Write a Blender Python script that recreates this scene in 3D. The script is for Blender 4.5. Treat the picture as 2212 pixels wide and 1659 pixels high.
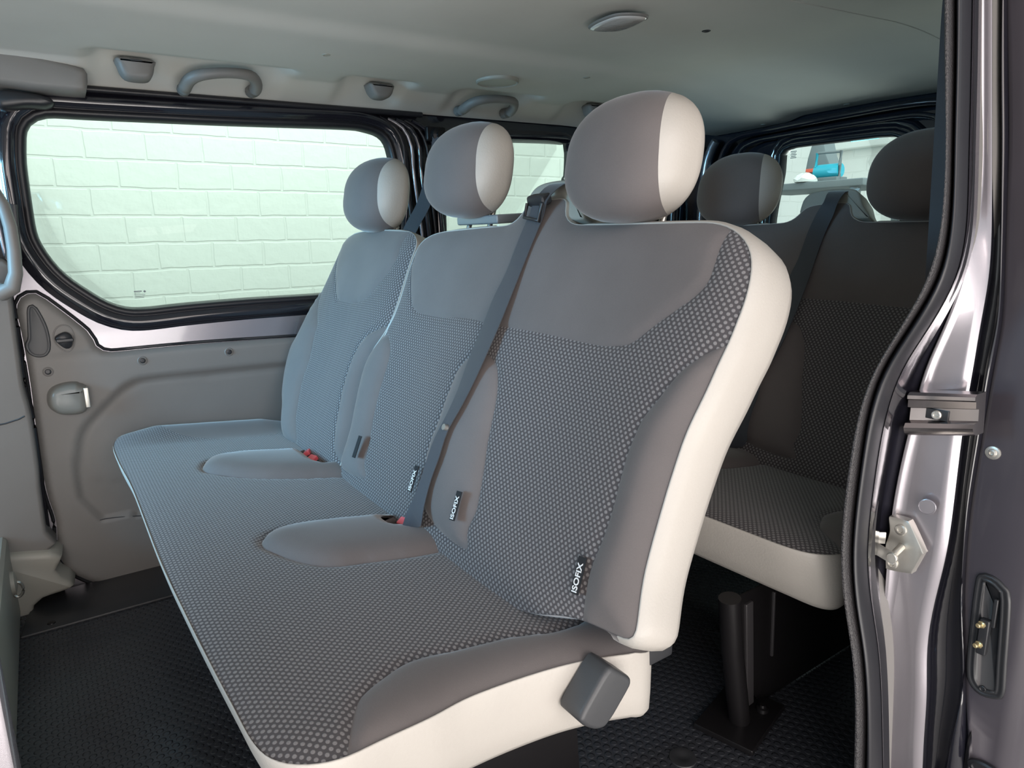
import bpy, bmesh, math, random
import numpy as np
from mathutils import Vector, Matrix
from mathutils.geometry import delaunay_2d_cdt
random.seed(3)
for o in list(bpy.data.objects): bpy.data.objects.remove(o)
SC = bpy.context.scene
COL = SC.collection
# ---------------- camera, world, lights, exposure ----------------
# metres; X runs towards the rear of the van, Y across it (away from the camera), Z up, origin at the camera
cam = bpy.data.cameras.new('camera'); co = bpy.data.objects.new('camera', cam); COL.objects.link(co)
cam.sensor_width = 36.0; cam.lens = 36*1463.33/2212; cam.clip_start = .02
R3 = Matrix(((0.821757,0.135942,-0.553377),(-0.569376,0.166346,-0.80507),(-0.017391,0.976651,0.214099)))
co.matrix_world = R3.to_4x4()
SC.camera = co
SC.view_settings.view_transform = 'Standard'; SC.view_settings.look = 'None'
SC.view_settings.exposure = 0.0; SC.view_settings.gamma = 1.0
SC.view_settings.use_curve_mapping = False
w = bpy.data.worlds.new('sky'); SC.world = w; w.use_nodes = True
bg = w.node_tree.nodes['Background']; bg.inputs[0].default_value = (.93,.97,1.0,1); bg.inputs[1].default_value = 0.9
def area(name, loc, target, sx, sy, power, col):
    L = bpy.data.lights.new(name,'AREA'); L.shape='RECTANGLE'; L.size=sx; L.size_y=sy; L.energy=power; L.color=col
    o = bpy.data.objects.new(name, L); COL.objects.link(o); o.location=loc
    o.rotation_euler = (Vector(target)-Vector(loc)).to_track_quat('-Z','Y').to_euler(); return o
area('workshop_door_daylight',(-.6,-3.2,1.3),(.8,1.0,-.3),4.5,2.6,138,(1.0,.86,.80))
area('near_ceiling_fill',(.3,-1.5,-1.3),(.9,1.5,.45),3.6,1.4,118,(1.0,.95,.90))  # added fill low outside the open side, brightens the ceiling
wl=area('windscreen_daylight',(-2.2,1.55,.38),(.75,1.95,-.22),1.3,.7,16,(.28,.68,1.0)); wl.data.spread=math.radians(50)
area('workshop_strip_light',(1.5,4.0,2.6),(.8,5.4,.3),5,.6,115,(1.0,.99,.99))
area('workshop_end_fill',(5.0,1.0,2.4),(8.0,2.2,.4),3,3,170,(.95,1.0,1.0))  # added fill behind the van, aimed at the workshop end wall
area('rear_ceiling_fill',(3.7,1.4,-.7),(1.6,1.5,.45),1.3,.6,17,(1.0,.98,.95))  # added fill, out of sight below the rear glass, lifts the rear ceiling
# ---------------- measured outlines (metres) ----------------
D={
"near_outline":[[0.5596,0.0224],[0.5775,0.0946],[0.586,0.1844],[0.5888,0.2436],[0.5888,0.2989],[0.5804,0.3567],[0.576,0.4009],[0.5716,0.4259],[0.5703,0.457],[0.5687,0.4816],[0.5723,0.5178],[0.5793,0.5422],[0.5921,0.5643],[0.6133,0.5822],[0.6262,0.5894],[0.6412,0.5953],[0.6697,0.6011],[0.7376,0.6029],[0.8332,0.6038],[0.9427,0.6048],[0.9848,0.6067],[1.0073,0.6138],[1.0211,0.6245],[1.028,0.6426],[1.0315,0.6598],[1.0659,0.6608],[1.1022,0.6599],[1.1416,0.656],[1.1591,0.6447],[1.1661,0.6286],[1.1807,0.6167],[1.1952,0.6099],[1.3128,0.606],[1.4148,0.6022],[1.4793,0.5985],[1.5216,0.5917],[1.5545,0.5796],[1.5711,0.5646],[1.577,0.5419],[1.5754,0.4854],[1.5665,0.4233],[1.5674,0.3672],[1.5779,0.3363],[1.5736,0.3243],[1.5868,0.3065],[1.6095,0.2722],[1.6158,0.2284],[1.6036,0.1739],[1.5845,0.1192],[1.5631,0.0625],[1.5505,0.0292],[1.5181,0.0137],[1.4661,0.0044],[1.4017,-0.0001],[1.3295,-0.0008],[1.2714,0.0011],[1.1984,0.0067],[1.1222,0.0052],[1.0914,0.0099],[1.0326,0.0081],[0.9713,0.0037],[0.9315,0.0024],[0.8448,0.0052],[0.7593,0.0054],[0.6965,0.0012],[0.6518,0.0024],[0.6084,0.009],[0.5769,0.014]],
"near_upper":[[1.4431,0.6954],[1.5975,0.5964],[1.5623,0.5258],[1.5492,0.4951],[1.5157,0.4511],[1.4804,0.4113],[1.4579,0.3976],[1.4246,0.3912],[1.3187,0.3919],[1.2375,0.3964],[1.1826,0.3976],[1.1453,0.3943],[1.0815,0.3931],[0.9555,0.3942],[0.8737,0.3928],[0.8004,0.3915],[0.7679,0.395],[0.747,0.3984],[0.7291,0.4068],[0.6949,0.4381],[0.6624,0.4658],[0.6396,0.488],[0.6298,0.5082],[0.6299,0.5285],[0.6325,0.555],[0.6339,0.5768],[0.6312,0.5881],[0.6296,0.6085],[0.6745,0.6613],[1.0968,0.7128]],
"mid_petal":[[1.1184,0.0132],[1.1423,0.0567],[1.1651,0.0961],[1.1741,0.1414],[1.1706,0.1721],[1.1735,0.2174],[1.1721,0.2567],[1.1683,0.2924],[1.1556,0.3143],[1.134,0.3274],[1.1127,0.3343],[1.0869,0.3331],[1.0562,0.3225],[1.0402,0.3092],[1.0164,0.2674],[1.0034,0.2185],[0.9927,0.1763],[0.9762,0.1303],[0.9654,0.096],[0.9548,0.0553],[0.9593,0.0383],[0.9623,0.0165],[0.9448,-0.0078],[1.0405,-0.0082]],
"left_petal":[[1.5786,0.3237],[1.5369,0.3163],[1.5068,0.2923],[1.4927,0.2619],[1.4879,0.227],[1.4798,0.1788],[1.4648,0.1291],[1.4414,0.0766],[1.4269,0.038],[1.4239,0.0161],[1.3989,-0.0094],[1.5425,-0.0218],[1.6015,0.0236],[1.6135,0.1206],[1.6421,0.255],[1.6283,0.3079]],
"right_bolster":[[0.5606,0.4299],[0.5732,0.4224],[0.5885,0.4131],[0.6101,0.3925],[0.6257,0.373],[0.6397,0.3443],[0.648,0.3253],[0.6606,0.2996],[0.6644,0.2776],[0.6664,0.242],[0.663,0.2045],[0.6581,0.1643],[0.6563,0.127],[0.6581,0.0953],[0.659,0.0675],[0.6554,0.0348],[0.6536,0.0118],[0.6504,-0.0023],[0.6307,-0.0409],[0.5113,0.0025],[0.537,0.2046],[0.5263,0.4329]],
"far_outline":[[1.5529,0.0056],[1.5579,0.0273],[1.5706,0.0607],[1.5922,0.1176],[1.6114,0.1725],[1.6237,0.2272],[1.6173,0.2711],[1.5971,0.3053],[1.5817,0.3309],[1.5731,0.3642],[1.5748,0.4202],[1.5828,0.4813],[1.588,0.5392],[1.5855,0.5633],[1.597,0.5786],[1.6183,0.5928],[1.6523,0.6024],[1.7254,0.6062],[1.8832,0.6103],[2.0069,0.6048],[2.0597,0.5931],[2.0914,0.5731],[2.1037,0.5024],[2.1176,0.4328],[2.1336,0.3688],[2.1574,0.2733],[2.1811,0.21],[2.1592,0.1276],[2.1037,0.0472],[2.0678,0.0208],[1.9953,0.0065],[1.881,-0.0063],[1.7807,-0.0069],[1.6535,-0.001]],
"far_upper":[[2.1123,0.5952],[2.0796,0.5481],[2.0641,0.5111],[2.0326,0.466],[1.9619,0.3963],[1.9338,0.3865],[1.8626,0.3875],[1.7988,0.3922],[1.747,0.4069],[1.7013,0.4433],[1.6644,0.4871],[1.6486,0.5202],[1.6525,0.5462],[1.6615,0.5789],[1.6776,0.6173],[1.9574,0.6533]],
"far_left_petal":[[2.1081,0.4067],[2.1021,0.3758],[2.0621,0.3327],[2.0206,0.2882],[2.0253,0.2726],[1.9896,0.1906],[1.9843,0.1265],[1.9378,0.0336],[1.9051,-0.0034],[1.8782,-0.0462],[2.0831,-0.0676],[2.2703,0.0833],[2.249,0.283],[2.1743,0.3866]],
"far_right_petal":[[1.5663,0.3524],[1.6251,0.3248],[1.6504,0.3129],[1.6789,0.2757],[1.6877,0.2328],[1.6845,0.1942],[1.6741,0.1481],[1.6546,0.1032],[1.6338,0.0608],[1.608,0.017],[1.588,-0.0038],[1.4948,-0.0084],[1.5866,0.2255],[1.5051,0.3587]],
"cushion_outline":[[0.6026,2.1828],[0.5479,2.1661],[0.4825,2.1883],[0.4501,2.2478],[0.4086,2.2757],[0.3183,2.2779],[0.2284,2.242],[0.1609,2.1911],[0.1309,2.1549],[0.1112,2.0953],[0.1035,2.03],[0.1029,1.9008],[0.1055,1.8007],[0.1096,1.6366],[0.1071,1.2461],[0.1113,1.0269],[0.1166,0.8641],[0.1212,0.758],[0.1237,0.6995],[0.1298,0.6666],[0.139,0.6499],[0.1532,0.6361],[0.1744,0.6261],[0.1955,0.6218],[0.2143,0.6233],[0.2492,0.6288],[0.315,0.6359],[0.3602,0.6458],[0.4183,0.6483],[0.4777,0.647],[0.5285,0.6426],[0.5799,0.6325],[0.6083,0.6249],[0.6422,0.6145],[0.6821,0.6327],[0.6932,0.6726],[0.6877,0.7081],[0.6751,0.7489],[0.6724,0.7863],[0.6749,0.8385],[0.6862,0.9259],[0.69,1.0349],[0.6884,1.14],[0.7052,1.288],[0.7036,1.3984],[0.7023,1.5844],[0.7062,1.7564],[0.72,2.0255],[0.7185,2.2031]],
"cush_bolster":[[0.1935,0.6032],[0.2184,0.6511],[0.2369,0.6823],[0.252,0.7008],[0.2741,0.7148],[0.2964,0.7257],[0.3224,0.7369],[0.3502,0.741],[0.3842,0.7362],[0.4315,0.7326],[0.4916,0.726],[0.5477,0.7099],[0.582,0.7077],[0.6183,0.7128],[0.7253,0.7587],[0.739,0.6018],[0.6169,0.5371],[0.3873,0.5819],[0.2072,0.5689]],
"pad_near":[[0.2683,1.2092],[0.2801,1.232],[0.2951,1.2469],[0.3103,1.2548],[0.3567,1.2614],[0.42,1.2557],[0.4938,1.2434],[0.5625,1.2346],[0.6242,1.2271],[0.6723,1.2525],[0.6916,1.093],[0.6102,1.0339],[0.5512,1.0344],[0.4771,1.0374],[0.4112,1.0489],[0.3483,1.0598],[0.3112,1.093],[0.2855,1.1398],[0.27,1.1762]],
"hole_near":[[0.5019,1.2085],[0.5496,1.223],[0.5975,1.2034],[0.5757,1.1513],[0.5538,1.1509],[0.5046,1.1639],[0.4976,1.1832]],
"pad_far":[[0.2652,1.726],[0.2811,1.7707],[0.303,1.7885],[0.3299,1.7959],[0.3881,1.8007],[0.4615,1.786],[0.5243,1.7809],[0.598,1.7671],[0.6414,1.7868],[0.6668,1.6505],[0.6402,1.5016],[0.5974,1.5157],[0.5026,1.5442],[0.4413,1.5626],[0.3643,1.5956],[0.3109,1.6341],[0.2776,1.6719],[0.2641,1.6977]],
"hole_far":[[0.5081,1.7577],[0.5546,1.7842],[0.6043,1.7698],[0.584,1.6559],[0.5442,1.6316],[0.5053,1.6477],[0.5015,1.7173]],
"far_side_pad":[[0.6078,2.098],[0.5931,2.1508],[0.5425,2.1206],[0.5039,2.1339],[0.4646,2.2012],[0.416,2.2313],[0.3343,2.2253],[0.3077,2.2212],[0.3252,2.1025],[0.3903,1.9915],[0.4701,1.9063],[0.541,1.8415],[0.5927,1.8004]],
"glass":[[0.0211,0.2496],[0.0254,0.2801],[0.0347,0.2986],[0.0524,0.3133],[0.0769,0.3196],[0.1755,0.3215],[0.3251,0.3256],[0.5275,0.3315],[0.8687,0.3447],[0.9395,0.3424],[0.9958,0.3301],[1.0176,0.3065],[1.0272,0.2715],[1.0385,0.2046],[1.0392,0.1286],[1.0275,0.0205],[1.008,-0.0731],[0.9657,-0.1423],[0.8962,-0.17],[0.7542,-0.1753],[0.5241,-0.1754],[0.3472,-0.1788],[0.2452,-0.1836],[0.1942,-0.1799],[0.151,-0.1613],[0.1041,-0.1226],[0.0634,-0.0831],[0.0375,-0.0442],[0.019,-0.0004],[0.0124,0.0317],[0.0124,0.0962],[0.0147,0.2041]],
"card":[[-0.0582,-0.1735],[-0.0545,-0.1544],[-0.0452,-0.1381],[-0.0289,-0.1283],[-0.0118,-0.1281],[0.0093,-0.1454],[0.0894,-0.2361],[0.1057,-0.2805],[0.1206,-0.2952],[0.1402,-0.3013],[0.1561,-0.3018],[0.3771,-0.3022],[0.6816,-0.3109],[0.8366,-0.3118],[1.1934,-0.3145],[1.7363,-0.3158],[2.3305,-1.8622],[0.1876,-1.0371],[0.0405,-0.9827],[-0.0069,-0.9511],[-0.0432,-0.9075],[-0.0577,-0.8501],[-0.0519,-0.7588],[-0.0615,-0.6628],[-0.0606,-0.5027],[-0.056,-0.3728],[-0.0556,-0.2473]],
"door_edge":[[0.0211,0.345],[-0.0073,0.3316],[-0.0205,0.2594],[-0.029,0.1471],[-0.0339,0.0323],[-0.0622,-0.0844],[-0.0687,-0.1438],[-0.0672,-0.1886],[-0.0731,-0.3717],[-0.0677,-0.4571],[-0.0713,-0.6106],[-0.0751,-0.6529],[-0.08,-0.845],[-0.0766,-0.9086],[-0.0432,-1.0009],[0.1829,-1.078],[0.6823,-1.2483]],
"teardrop":[[-0.0338,-0.1714],[-0.0292,-0.1596],[-0.0229,-0.1576],[-0.016,-0.1654],[-0.006,-0.1956],[-0.0001,-0.227],[-0.0001,-0.2643],[-0.0056,-0.2825],[-0.0161,-0.2914],[-0.0314,-0.2909],[-0.0443,-0.282],[-0.05,-0.2653],[-0.0486,-0.2555],[-0.042,-0.2439],[-0.0376,-0.2051]],
"knob_ring":[[0.0369,-0.2141],[0.0489,-0.2189],[0.0572,-0.2361],[0.0575,-0.2577],[0.0519,-0.2762],[0.0399,-0.2863],[0.0269,-0.2811],[0.0153,-0.266],[0.0106,-0.2467],[0.0164,-0.2272],[0.0261,-0.2169]],
"knob":[[0.0394,-0.2321],[0.0528,-0.2422],[0.0538,-0.2587],[0.0485,-0.2746],[0.0353,-0.2782],[0.0214,-0.2654],[0.0131,-0.2495],[0.0185,-0.2401]],
"grip":[[-0.0243,-0.4027],[-0.0205,-0.3905],[-0.0107,-0.3791],[0.0092,-0.3717],[0.0306,-0.3695],[0.0495,-0.3721],[0.0533,-0.3765],[0.0673,-0.385],[0.0684,-0.4193],[0.0636,-0.4476],[0.0512,-0.4588],[0.0293,-0.4605],[-0.0019,-0.454],[-0.0206,-0.4366],[-0.0256,-0.4204]],
"screws":[[-0.0129,-0.3359],[0.2133,-0.3324],[0.4492,-0.3331]],
"groove_a":[[1.2761,-0.4338],[0.9052,-0.413],[0.649,-0.4056],[0.6266,-0.4043],[0.3825,-0.3996],[0.2504,-0.3945],[0.1958,-0.3994],[0.1588,-0.4145],[0.114,-0.4523],[0.0692,-0.4947],[0.0486,-0.5247],[0.0381,-0.5632],[0.0351,-0.6034],[0.0431,-0.6534],[0.0577,-0.672],[0.1138,-0.6849]],
"groove_b":[[1.2774,-0.3986],[0.6508,-0.3844],[0.3846,-0.3798],[0.1982,-0.3793],[0.1717,-0.3852],[0.1427,-0.4054],[0.0915,-0.4514],[0.0448,-0.4945],[0.0263,-0.5273],[0.0141,-0.5787]],
"panel_c":[[0.1847,-0.7995],[0.09,-0.7821],[0.0496,-0.7801],[0.0288,-0.7902],[0.0218,-0.8097],[0.0277,-0.8616],[0.0577,-0.8996]],
"crease_tri":[[-0.0495,-0.305],[0.0398,-0.3029],[0.1105,-0.302]],
"headliner_edge":[[-0.0129,0.3906],[0.1848,0.3937],[0.5339,0.3947],[1.1365,0.4049],[1.8573,0.4265],[2.6065,0.4499]],
"win2":[[1.2365,0.0913],[1.2498,0.1797],[1.2862,0.2762],[1.3365,0.3342],[1.3959,0.3457],[1.5042,0.3507],[1.8073,0.3568],[1.8144,0.3186],[1.8098,0.2297],[1.7906,0.1755],[1.7733,-0.1737],[1.2358,-0.1476]],
"sealline":[[0.0211,0.345],[0.1452,0.3535],[0.533,0.3602],[0.8708,0.3729]],
"pillar_c":[[1.0372,0.3239],[1.0974,0.3275],[1.1301,0.2841],[1.1627,0.0351],[1.2373,0.0231],[1.2665,0.2595]],
"bigstrip":[[-0.0648,-0.1817],[-0.1193,-0.3633],[-0.0781,-0.814],[-0.1859,-0.8243],[-0.0634,-0.901],[-0.0367,-0.9279]],
"wedge":[[-0.1571,0.5105],[0.0007,0.4625],[0.0171,0.4535],[0.0384,0.446],[0.0878,0.4376],[0.1626,0.423],[0.1665,0.4149],[0.1651,0.3964],[0.1602,0.3742],[0.1366,0.3741],[0.0604,0.374],[-0.0117,0.377],[-0.1785,0.3751]],
"glass_mark":[[0.2124,-0.1334],[0.2497,-0.1356],[0.2469,-0.1592],[0.2096,-0.1568]],
"rear_glass":[[1.6668,0.0329],[1.6851,0.272],[1.6789,0.2974],[1.6639,0.313],[1.6326,0.3197],[1.4752,0.3183],[1.2957,0.3186],[1.2515,0.3132],[1.2199,0.3004],[1.1873,0.2731],[1.1689,0.2374],[1.1311,0.0194]],
"rear_line":[[2.025,0.4011],[1.8388,0.4083],[1.6309,0.4025],[1.4482,0.4114],[1.2853,0.4165],[1.1247,0.413]],
"rear_outer":[[1.7479,0.035],[1.7669,0.3049],[1.7387,0.3541],[1.6683,0.3712],[1.4623,0.372],[1.2975,0.3826],[1.2434,0.3791],[1.2027,0.3458],[1.1769,0.3092]],
"lampA":[1.1441,1.3194,0.47],
"lampB":[1.2161,1.289,0.47],
"lampC":[1.2031,1.186,0.47],
"lampD":[1.1311,1.2144,0.47],
"dome":[1.2389,1.852,0.45],
"domeL":[1.1644,1.8797,0.45],
"domeR":[1.3084,1.8122,0.45],
"h0":[0.6819,1.8046,0.452],
"h1":[1.4614,1.238,0.47],
"h2":[1.5172,0.829,0.46],
"h3":[1.4744,1.7095,0.45],
"h4":[2.4669,1.7325,0.43],
"h5":[2.4003,1.3991,0.43],
"buckle_near":[0.5369,1.1489,-0.57],
"buckle_far":[0.5297,1.6539,-0.57],
"clip1L":[0.2371,2.07,0.4256],
"clip1R":[0.3187,2.07,0.4348],
"clip1B":[0.275,2.07,0.4057],
"grab1L":[0.3819,2.14,0.3931],
"grab1R":[0.596,2.14,0.4096],
"grab1T":[0.4814,2.1,0.4565],
"clip2L":[0.9081,2.07,0.455],
"clip2R":[0.9961,2.07,0.4572],
"clip2B":[0.9518,2.07,0.4232],
"grab2L":[1.2813,2.14,0.4227],
"grab2R":[1.4896,2.14,0.4287],
"grab2T":[1.3561,2.1,0.4785],
"clip3L":[1.7767,2.07,0.4774],
"clip3R":[1.8769,2.07,0.4861],
"clip3B":[1.8278,2.07,0.442],
"recB":[1.6059,2.1,0.3467],
"belt_top":[1.1862,2.15,0.327],
"belt_bot":[1.074,2.15,0.0347],
"j_seal_in":[[0.98,0.4548,0.2787],[0.98,0.4488,0.2238],[0.98,0.4418,0.168],[0.98,0.4343,0.1112],[0.98,0.4294,0.0538],[0.98,0.4276,-0.0046],[0.98,0.4352,-0.065],[0.98,0.4632,-0.1299],[0.98,0.4988,-0.201],[0.98,0.5148,-0.2742],[0.98,0.52,-0.3485],[0.98,0.5233,-0.4251],[0.98,0.5211,-0.5023],[0.98,0.509,-0.5772],[0.98,0.4876,-0.6479],[0.98,0.4757,-0.7242],[0.98,0.4692,-0.8052],[0.98,0.466,-0.8544]],
"j_seal_mid":[[1.0,0.4513,0.281],[1.0,0.4451,0.2256],[1.0,0.4398,0.1695],[1.0,0.4352,0.1125],[1.0,0.4295,0.0543],[1.0,0.4261,-0.0049],[1.0,0.4308,-0.0658],[1.0,0.4609,-0.1314],[1.0,0.4983,-0.2035],[1.0,0.5109,-0.2767],[1.0,0.5134,-0.3509],[1.0,0.5161,-0.4278],[1.0,0.5144,-0.5057],[1.0,0.5019,-0.5808],[1.0,0.4808,-0.6522],[1.0,0.4684,-0.7286],[1.0,0.461,-0.8095],[1.0,0.4581,-0.8592]],
"j_bulb_out":[[1.02,0.4432,0.2821],[1.02,0.4376,0.2266],[1.02,0.4322,0.1702],[1.02,0.4271,0.1128],[1.02,0.4216,0.0543],[1.02,0.4163,-0.0053],[1.02,0.42,-0.0663],[1.02,0.4452,-0.1316],[1.02,0.4836,-0.2038],[1.02,0.4976,-0.2773],[1.02,0.5024,-0.3521],[1.02,0.5047,-0.429],[1.02,0.5045,-0.5077],[1.02,0.491,-0.5826],[1.02,0.4705,-0.6545],[1.02,0.4586,-0.7316],[1.02,0.4491,-0.8113],[1.02,0.4437,-0.8592]],
"j_recess":[[1.1,0.4715,0.3025],[1.1,0.4648,0.2428],[1.1,0.458,0.1822],[1.1,0.4511,0.1205],[1.1,0.4452,0.0579],[1.1,0.4407,-0.0058],[1.1,0.4471,-0.0713],[1.1,0.4691,-0.1409],[1.1,0.4955,-0.2158],[1.1,0.5138,-0.2942],[1.1,0.5186,-0.3734],[1.1,0.5282,-0.4573],[1.1,0.5279,-0.541],[1.1,0.5201,-0.6239],[1.1,0.5051,-0.7046],[1.1,0.4923,-0.7876],[1.1,0.4825,-0.8736],[1.1,0.477,-0.9255]],
"j_face_l":[[1.12,0.4759,0.3069],[1.12,0.4689,0.2463],[1.12,0.4618,0.1847],[1.12,0.4546,0.1221],[1.12,0.4479,0.0586],[1.12,0.4487,-0.0059],[1.12,0.4539,-0.0725],[1.12,0.4694,-0.1427],[1.12,0.4942,-0.2181],[1.12,0.5016,-0.2949],[1.12,0.5121,-0.3758],[1.12,0.5179,-0.4589],[1.12,0.5172,-0.5427],[1.12,0.5133,-0.6276],[1.12,0.5186,-0.7197],[1.12,0.5072,-0.8055],[1.12,0.4956,-0.8925],[1.12,0.4887,-0.9445]],
"j_face_r":[[1.14,0.4714,0.3089],[1.14,0.4642,0.2478],[1.14,0.457,0.1858],[1.14,0.4496,0.1228],[1.14,0.4421,0.0587],[1.14,0.4344,-0.0063],[1.14,0.4295,-0.0725],[1.14,0.4337,-0.141],[1.14,0.4355,-0.2117],[1.14,0.4389,-0.285],[1.14,0.4387,-0.36],[1.14,0.4378,-0.437],[1.14,0.4376,-0.5167],[1.14,0.4481,-0.604],[1.14,0.4518,-0.6917],[1.14,0.4398,-0.7733],[1.14,0.4372,-0.8625],[1.14,0.4326,-0.9142]],
"j_dark_r":[[1.17,0.4654,0.3122],[1.17,0.4588,0.2505],[1.17,0.4513,0.1877],[1.17,0.4429,0.1238],[1.17,0.4358,0.0591],[1.17,0.4285,-0.0067],[1.17,0.422,-0.0737],[1.17,0.4154,-0.1419],[1.17,0.4237,-0.2137],[1.17,0.4234,-0.2867],[1.17,0.425,-0.3625],[1.17,0.4269,-0.441],[1.17,0.4214,-0.5192],[1.17,0.4168,-0.5997],[1.17,0.4045,-0.6781],[1.17,0.3923,-0.7576],[1.17,0.4026,-0.8537],[1.17,0.4019,-0.9076]],
"j_door_l":[[1.19,0.4674,0.316],[1.19,0.4589,0.2531],[1.19,0.4503,0.1894],[1.19,0.4416,0.1249],[1.19,0.436,0.0596],[1.19,0.4304,-0.0069],[1.19,0.4239,-0.0747],[1.19,0.4182,-0.1439],[1.19,0.4215,-0.2159],[1.19,0.4233,-0.2901],[1.19,0.4258,-0.367],[1.19,0.4277,-0.4463],[1.19,0.425,-0.5266],[1.19,0.42,-0.6081],[1.19,0.4102,-0.689],[1.19,0.3967,-0.7692],[1.19,0.3836,-0.8506],[1.19,0.3766,-0.8996]],
"rail_tl":[1.11,0.4986,-0.251],
"rail_bl":[1.11,0.4983,-0.3217],
"rail_tr":[1.11,0.4054,-0.2378],
"rail_br":[1.11,0.4018,-0.3004],
"striker":[1.12,0.4918,-0.5158],
"st_tl":[1.12,0.513,-0.4771],
"st_tr":[1.12,0.4819,-0.4694],
"st_r":[1.12,0.4582,-0.5109],
"st_br":[1.12,0.4698,-0.5501],
"st_bl":[1.12,0.51,-0.5611],
"plug":[1.12,0.462,-0.4361],
"bolt":[1.22,0.4106,-0.3536],
"ct_tl":[1.22,0.4153,-0.5694],
"ct_tr":[1.22,0.3637,-0.5838],
"ct_br":[1.22,0.3525,-0.7468],
"ct_bl":[1.22,0.4024,-0.7543],
"pin1":[1.2,0.3975,-0.6432],
"pin2":[1.2,0.3947,-0.6794],
"oval":[1.22,0.3442,-0.8836],
"edge_hi":[1.22,0.3957,-0.4512],
"beltR_t":[1.35,0.6287,0.3698],
"beltR_b":[1.35,0.6048,-0.1238],
"hn_l":[0.84,1.0078,0.122],
"hn_t":[0.84,0.8043,0.2183],
"hn_r":[0.84,0.7102,0.1353],
"hn_b":[0.84,0.8278,0.0207],
"hm_l":[0.84,1.5676,0.1267],
"hm_t":[0.84,1.2761,0.2388],
"hm_r":[0.84,1.2144,0.103],
"hm_b":[0.84,1.3322,0.0436],
"hf_l":[0.84,2.1178,0.1356],
"hf_t":[0.84,1.7962,0.2205],
"hf_r":[0.84,1.6805,0.087],
"hf_b":[0.84,1.798,0.0206],
"h3a_l":[1.72,1.4599,0.1143],
"h3a_r":[1.72,1.189,0.1237],
"h3a_t":[1.72,1.2826,0.2342],
"h3b_l":[1.72,0.9239,0.0949],
"h3b_t":[1.72,0.8243,0.233],
"leg_t":[0.9796,0.78,-0.6941],
"leg_b":[1.0371,0.78,-0.9568],
"foot_l":[1.015,0.85,-0.9848],
"foot_b":[0.9672,0.75,-0.9504],
"foot_r":[1.1456,0.8,-0.9952],
"plate_r":[1.5663,0.77,-1.0176],
"sk3":[0.9747,0.6,-0.6398],
"box1":[0.5478,0.6,-0.5625],
"box2":[0.5954,0.59,-0.6002],
"box3":[0.4982,0.6,-0.6176],
"box4":[0.5342,0.59,-0.6508],
"hinge":[0.6904,0.64,-0.612],
"nbpT":[-0.0528,0.5,-0.2563],
"nbpB":[-0.0533,0.5,-0.3361],
"f_mat1":[-0.1552,1.971,-0.97],
"f_mat2":[0.0479,1.9624,-0.97],
"f_mat3":[-0.1037,2.1933,-0.97],
"f_mat4":[-0.1596,1.6002,-0.97],
"f_mat5":[-0.1307,2.1671,-0.97],
"f_bolt":[-0.0942,1.9984,-0.97],
"f_fdisc":[0.8769,0.7287,-0.97],
"f_latch":[0.1504,1.5514,-0.97],
"f_hook":[-0.1482,2.0065,-0.85],
"belt":[[[0.8082,1.0831,0.0694],[0.8056,1.0448,0.064]],[[0.8041,1.0976,0.0422],[0.8025,1.0496,0.0388]],[[0.7813,1.1058,-0.0103],[0.7812,1.057,-0.0105]],[[0.7499,1.1052,-0.0715],[0.7547,1.0574,-0.0614]],[[0.7247,1.1097,-0.1151],[0.7263,1.0548,-0.1118]],[[0.6935,1.1106,-0.1758],[0.7001,1.0551,-0.162]],[[0.6646,1.1093,-0.227],[0.6719,1.0554,-0.2117]],[[0.6324,1.1022,-0.2854],[0.6397,1.0591,-0.2699]],[[0.608,1.1018,-0.3271],[0.6154,1.0646,-0.3117]],[[0.5828,1.1112,-0.3753],[0.5903,1.0781,-0.3597]],[[0.5666,1.1119,-0.4093],[0.571,1.0734,-0.4001]],[[0.5384,1.1115,-0.473],[0.551,1.0765,-0.4467]],[[0.5205,1.124,-0.5199],[0.5319,1.0726,-0.496]],[[0.5068,1.1331,-0.5627],[0.5244,1.0704,-0.5256]]],
"tag1":[[0.6748,0.0832],[0.6645,0.0845],[0.6568,0.0376],[0.6729,0.0319]],
"tag2":[[0.9981,0.0761],[0.9766,0.082],[0.9609,0.036],[0.9825,0.0302]],
"tag3":[[1.1794,0.0803],[1.1596,0.0858],[1.133,0.0305],[1.1507,0.0278]],
"tag4":[[1.4562,0.0718],[1.4434,0.0727],[1.4219,0.0292],[1.4344,0.028]],
"M":[[0.821879,0.135909,-0.553212],[-0.569398,0.166418,-0.805041],[-0.017348,0.976644,0.214162]],
"f":1463.33,
"hump3":[[1.1188,0.6672],[1.1171,0.6862],[1.1083,0.6966],[1.084,0.7045],[1.0456,0.7073],[1.0008,0.7056],[0.9786,0.7015],[0.9642,0.6865],[0.9519,0.663],[0.9397,0.6473],[0.9203,0.6228],[0.9674,0.6218],[1.1016,0.6258]],
"bpillar":[[-0.0645,-0.0357],[-0.0627,-0.1272],[-0.0648,-0.1817],[-0.0674,-0.2679],[-0.0705,-0.3581],[-0.0653,-0.4405],[-0.0687,-0.5884],[-0.0723,-0.6291],[-0.076,-0.7605],[-0.0781,-0.814],[-0.4083,-0.7899],[-0.2668,0.0851],[-0.0543,0.0866]],
"bstep":[[-0.0786,-0.8154],[-0.0731,-0.8673],[-0.0628,-0.8925],[-0.0368,-0.9219],[-0.0678,-0.9296],[-0.1105,-0.9346],[-0.1334,-0.9514],[-0.1623,-1.0263],[-0.3267,-1.1347],[-0.4524,-1.079],[-0.4067,-0.7964]],
"track":[[-0.0149,0.3613],[0.0401,0.3624],[0.0863,0.3538],[0.0926,0.3436],[0.074,0.3344],[0.0359,0.3322],[-0.0204,0.3231]],
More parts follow.
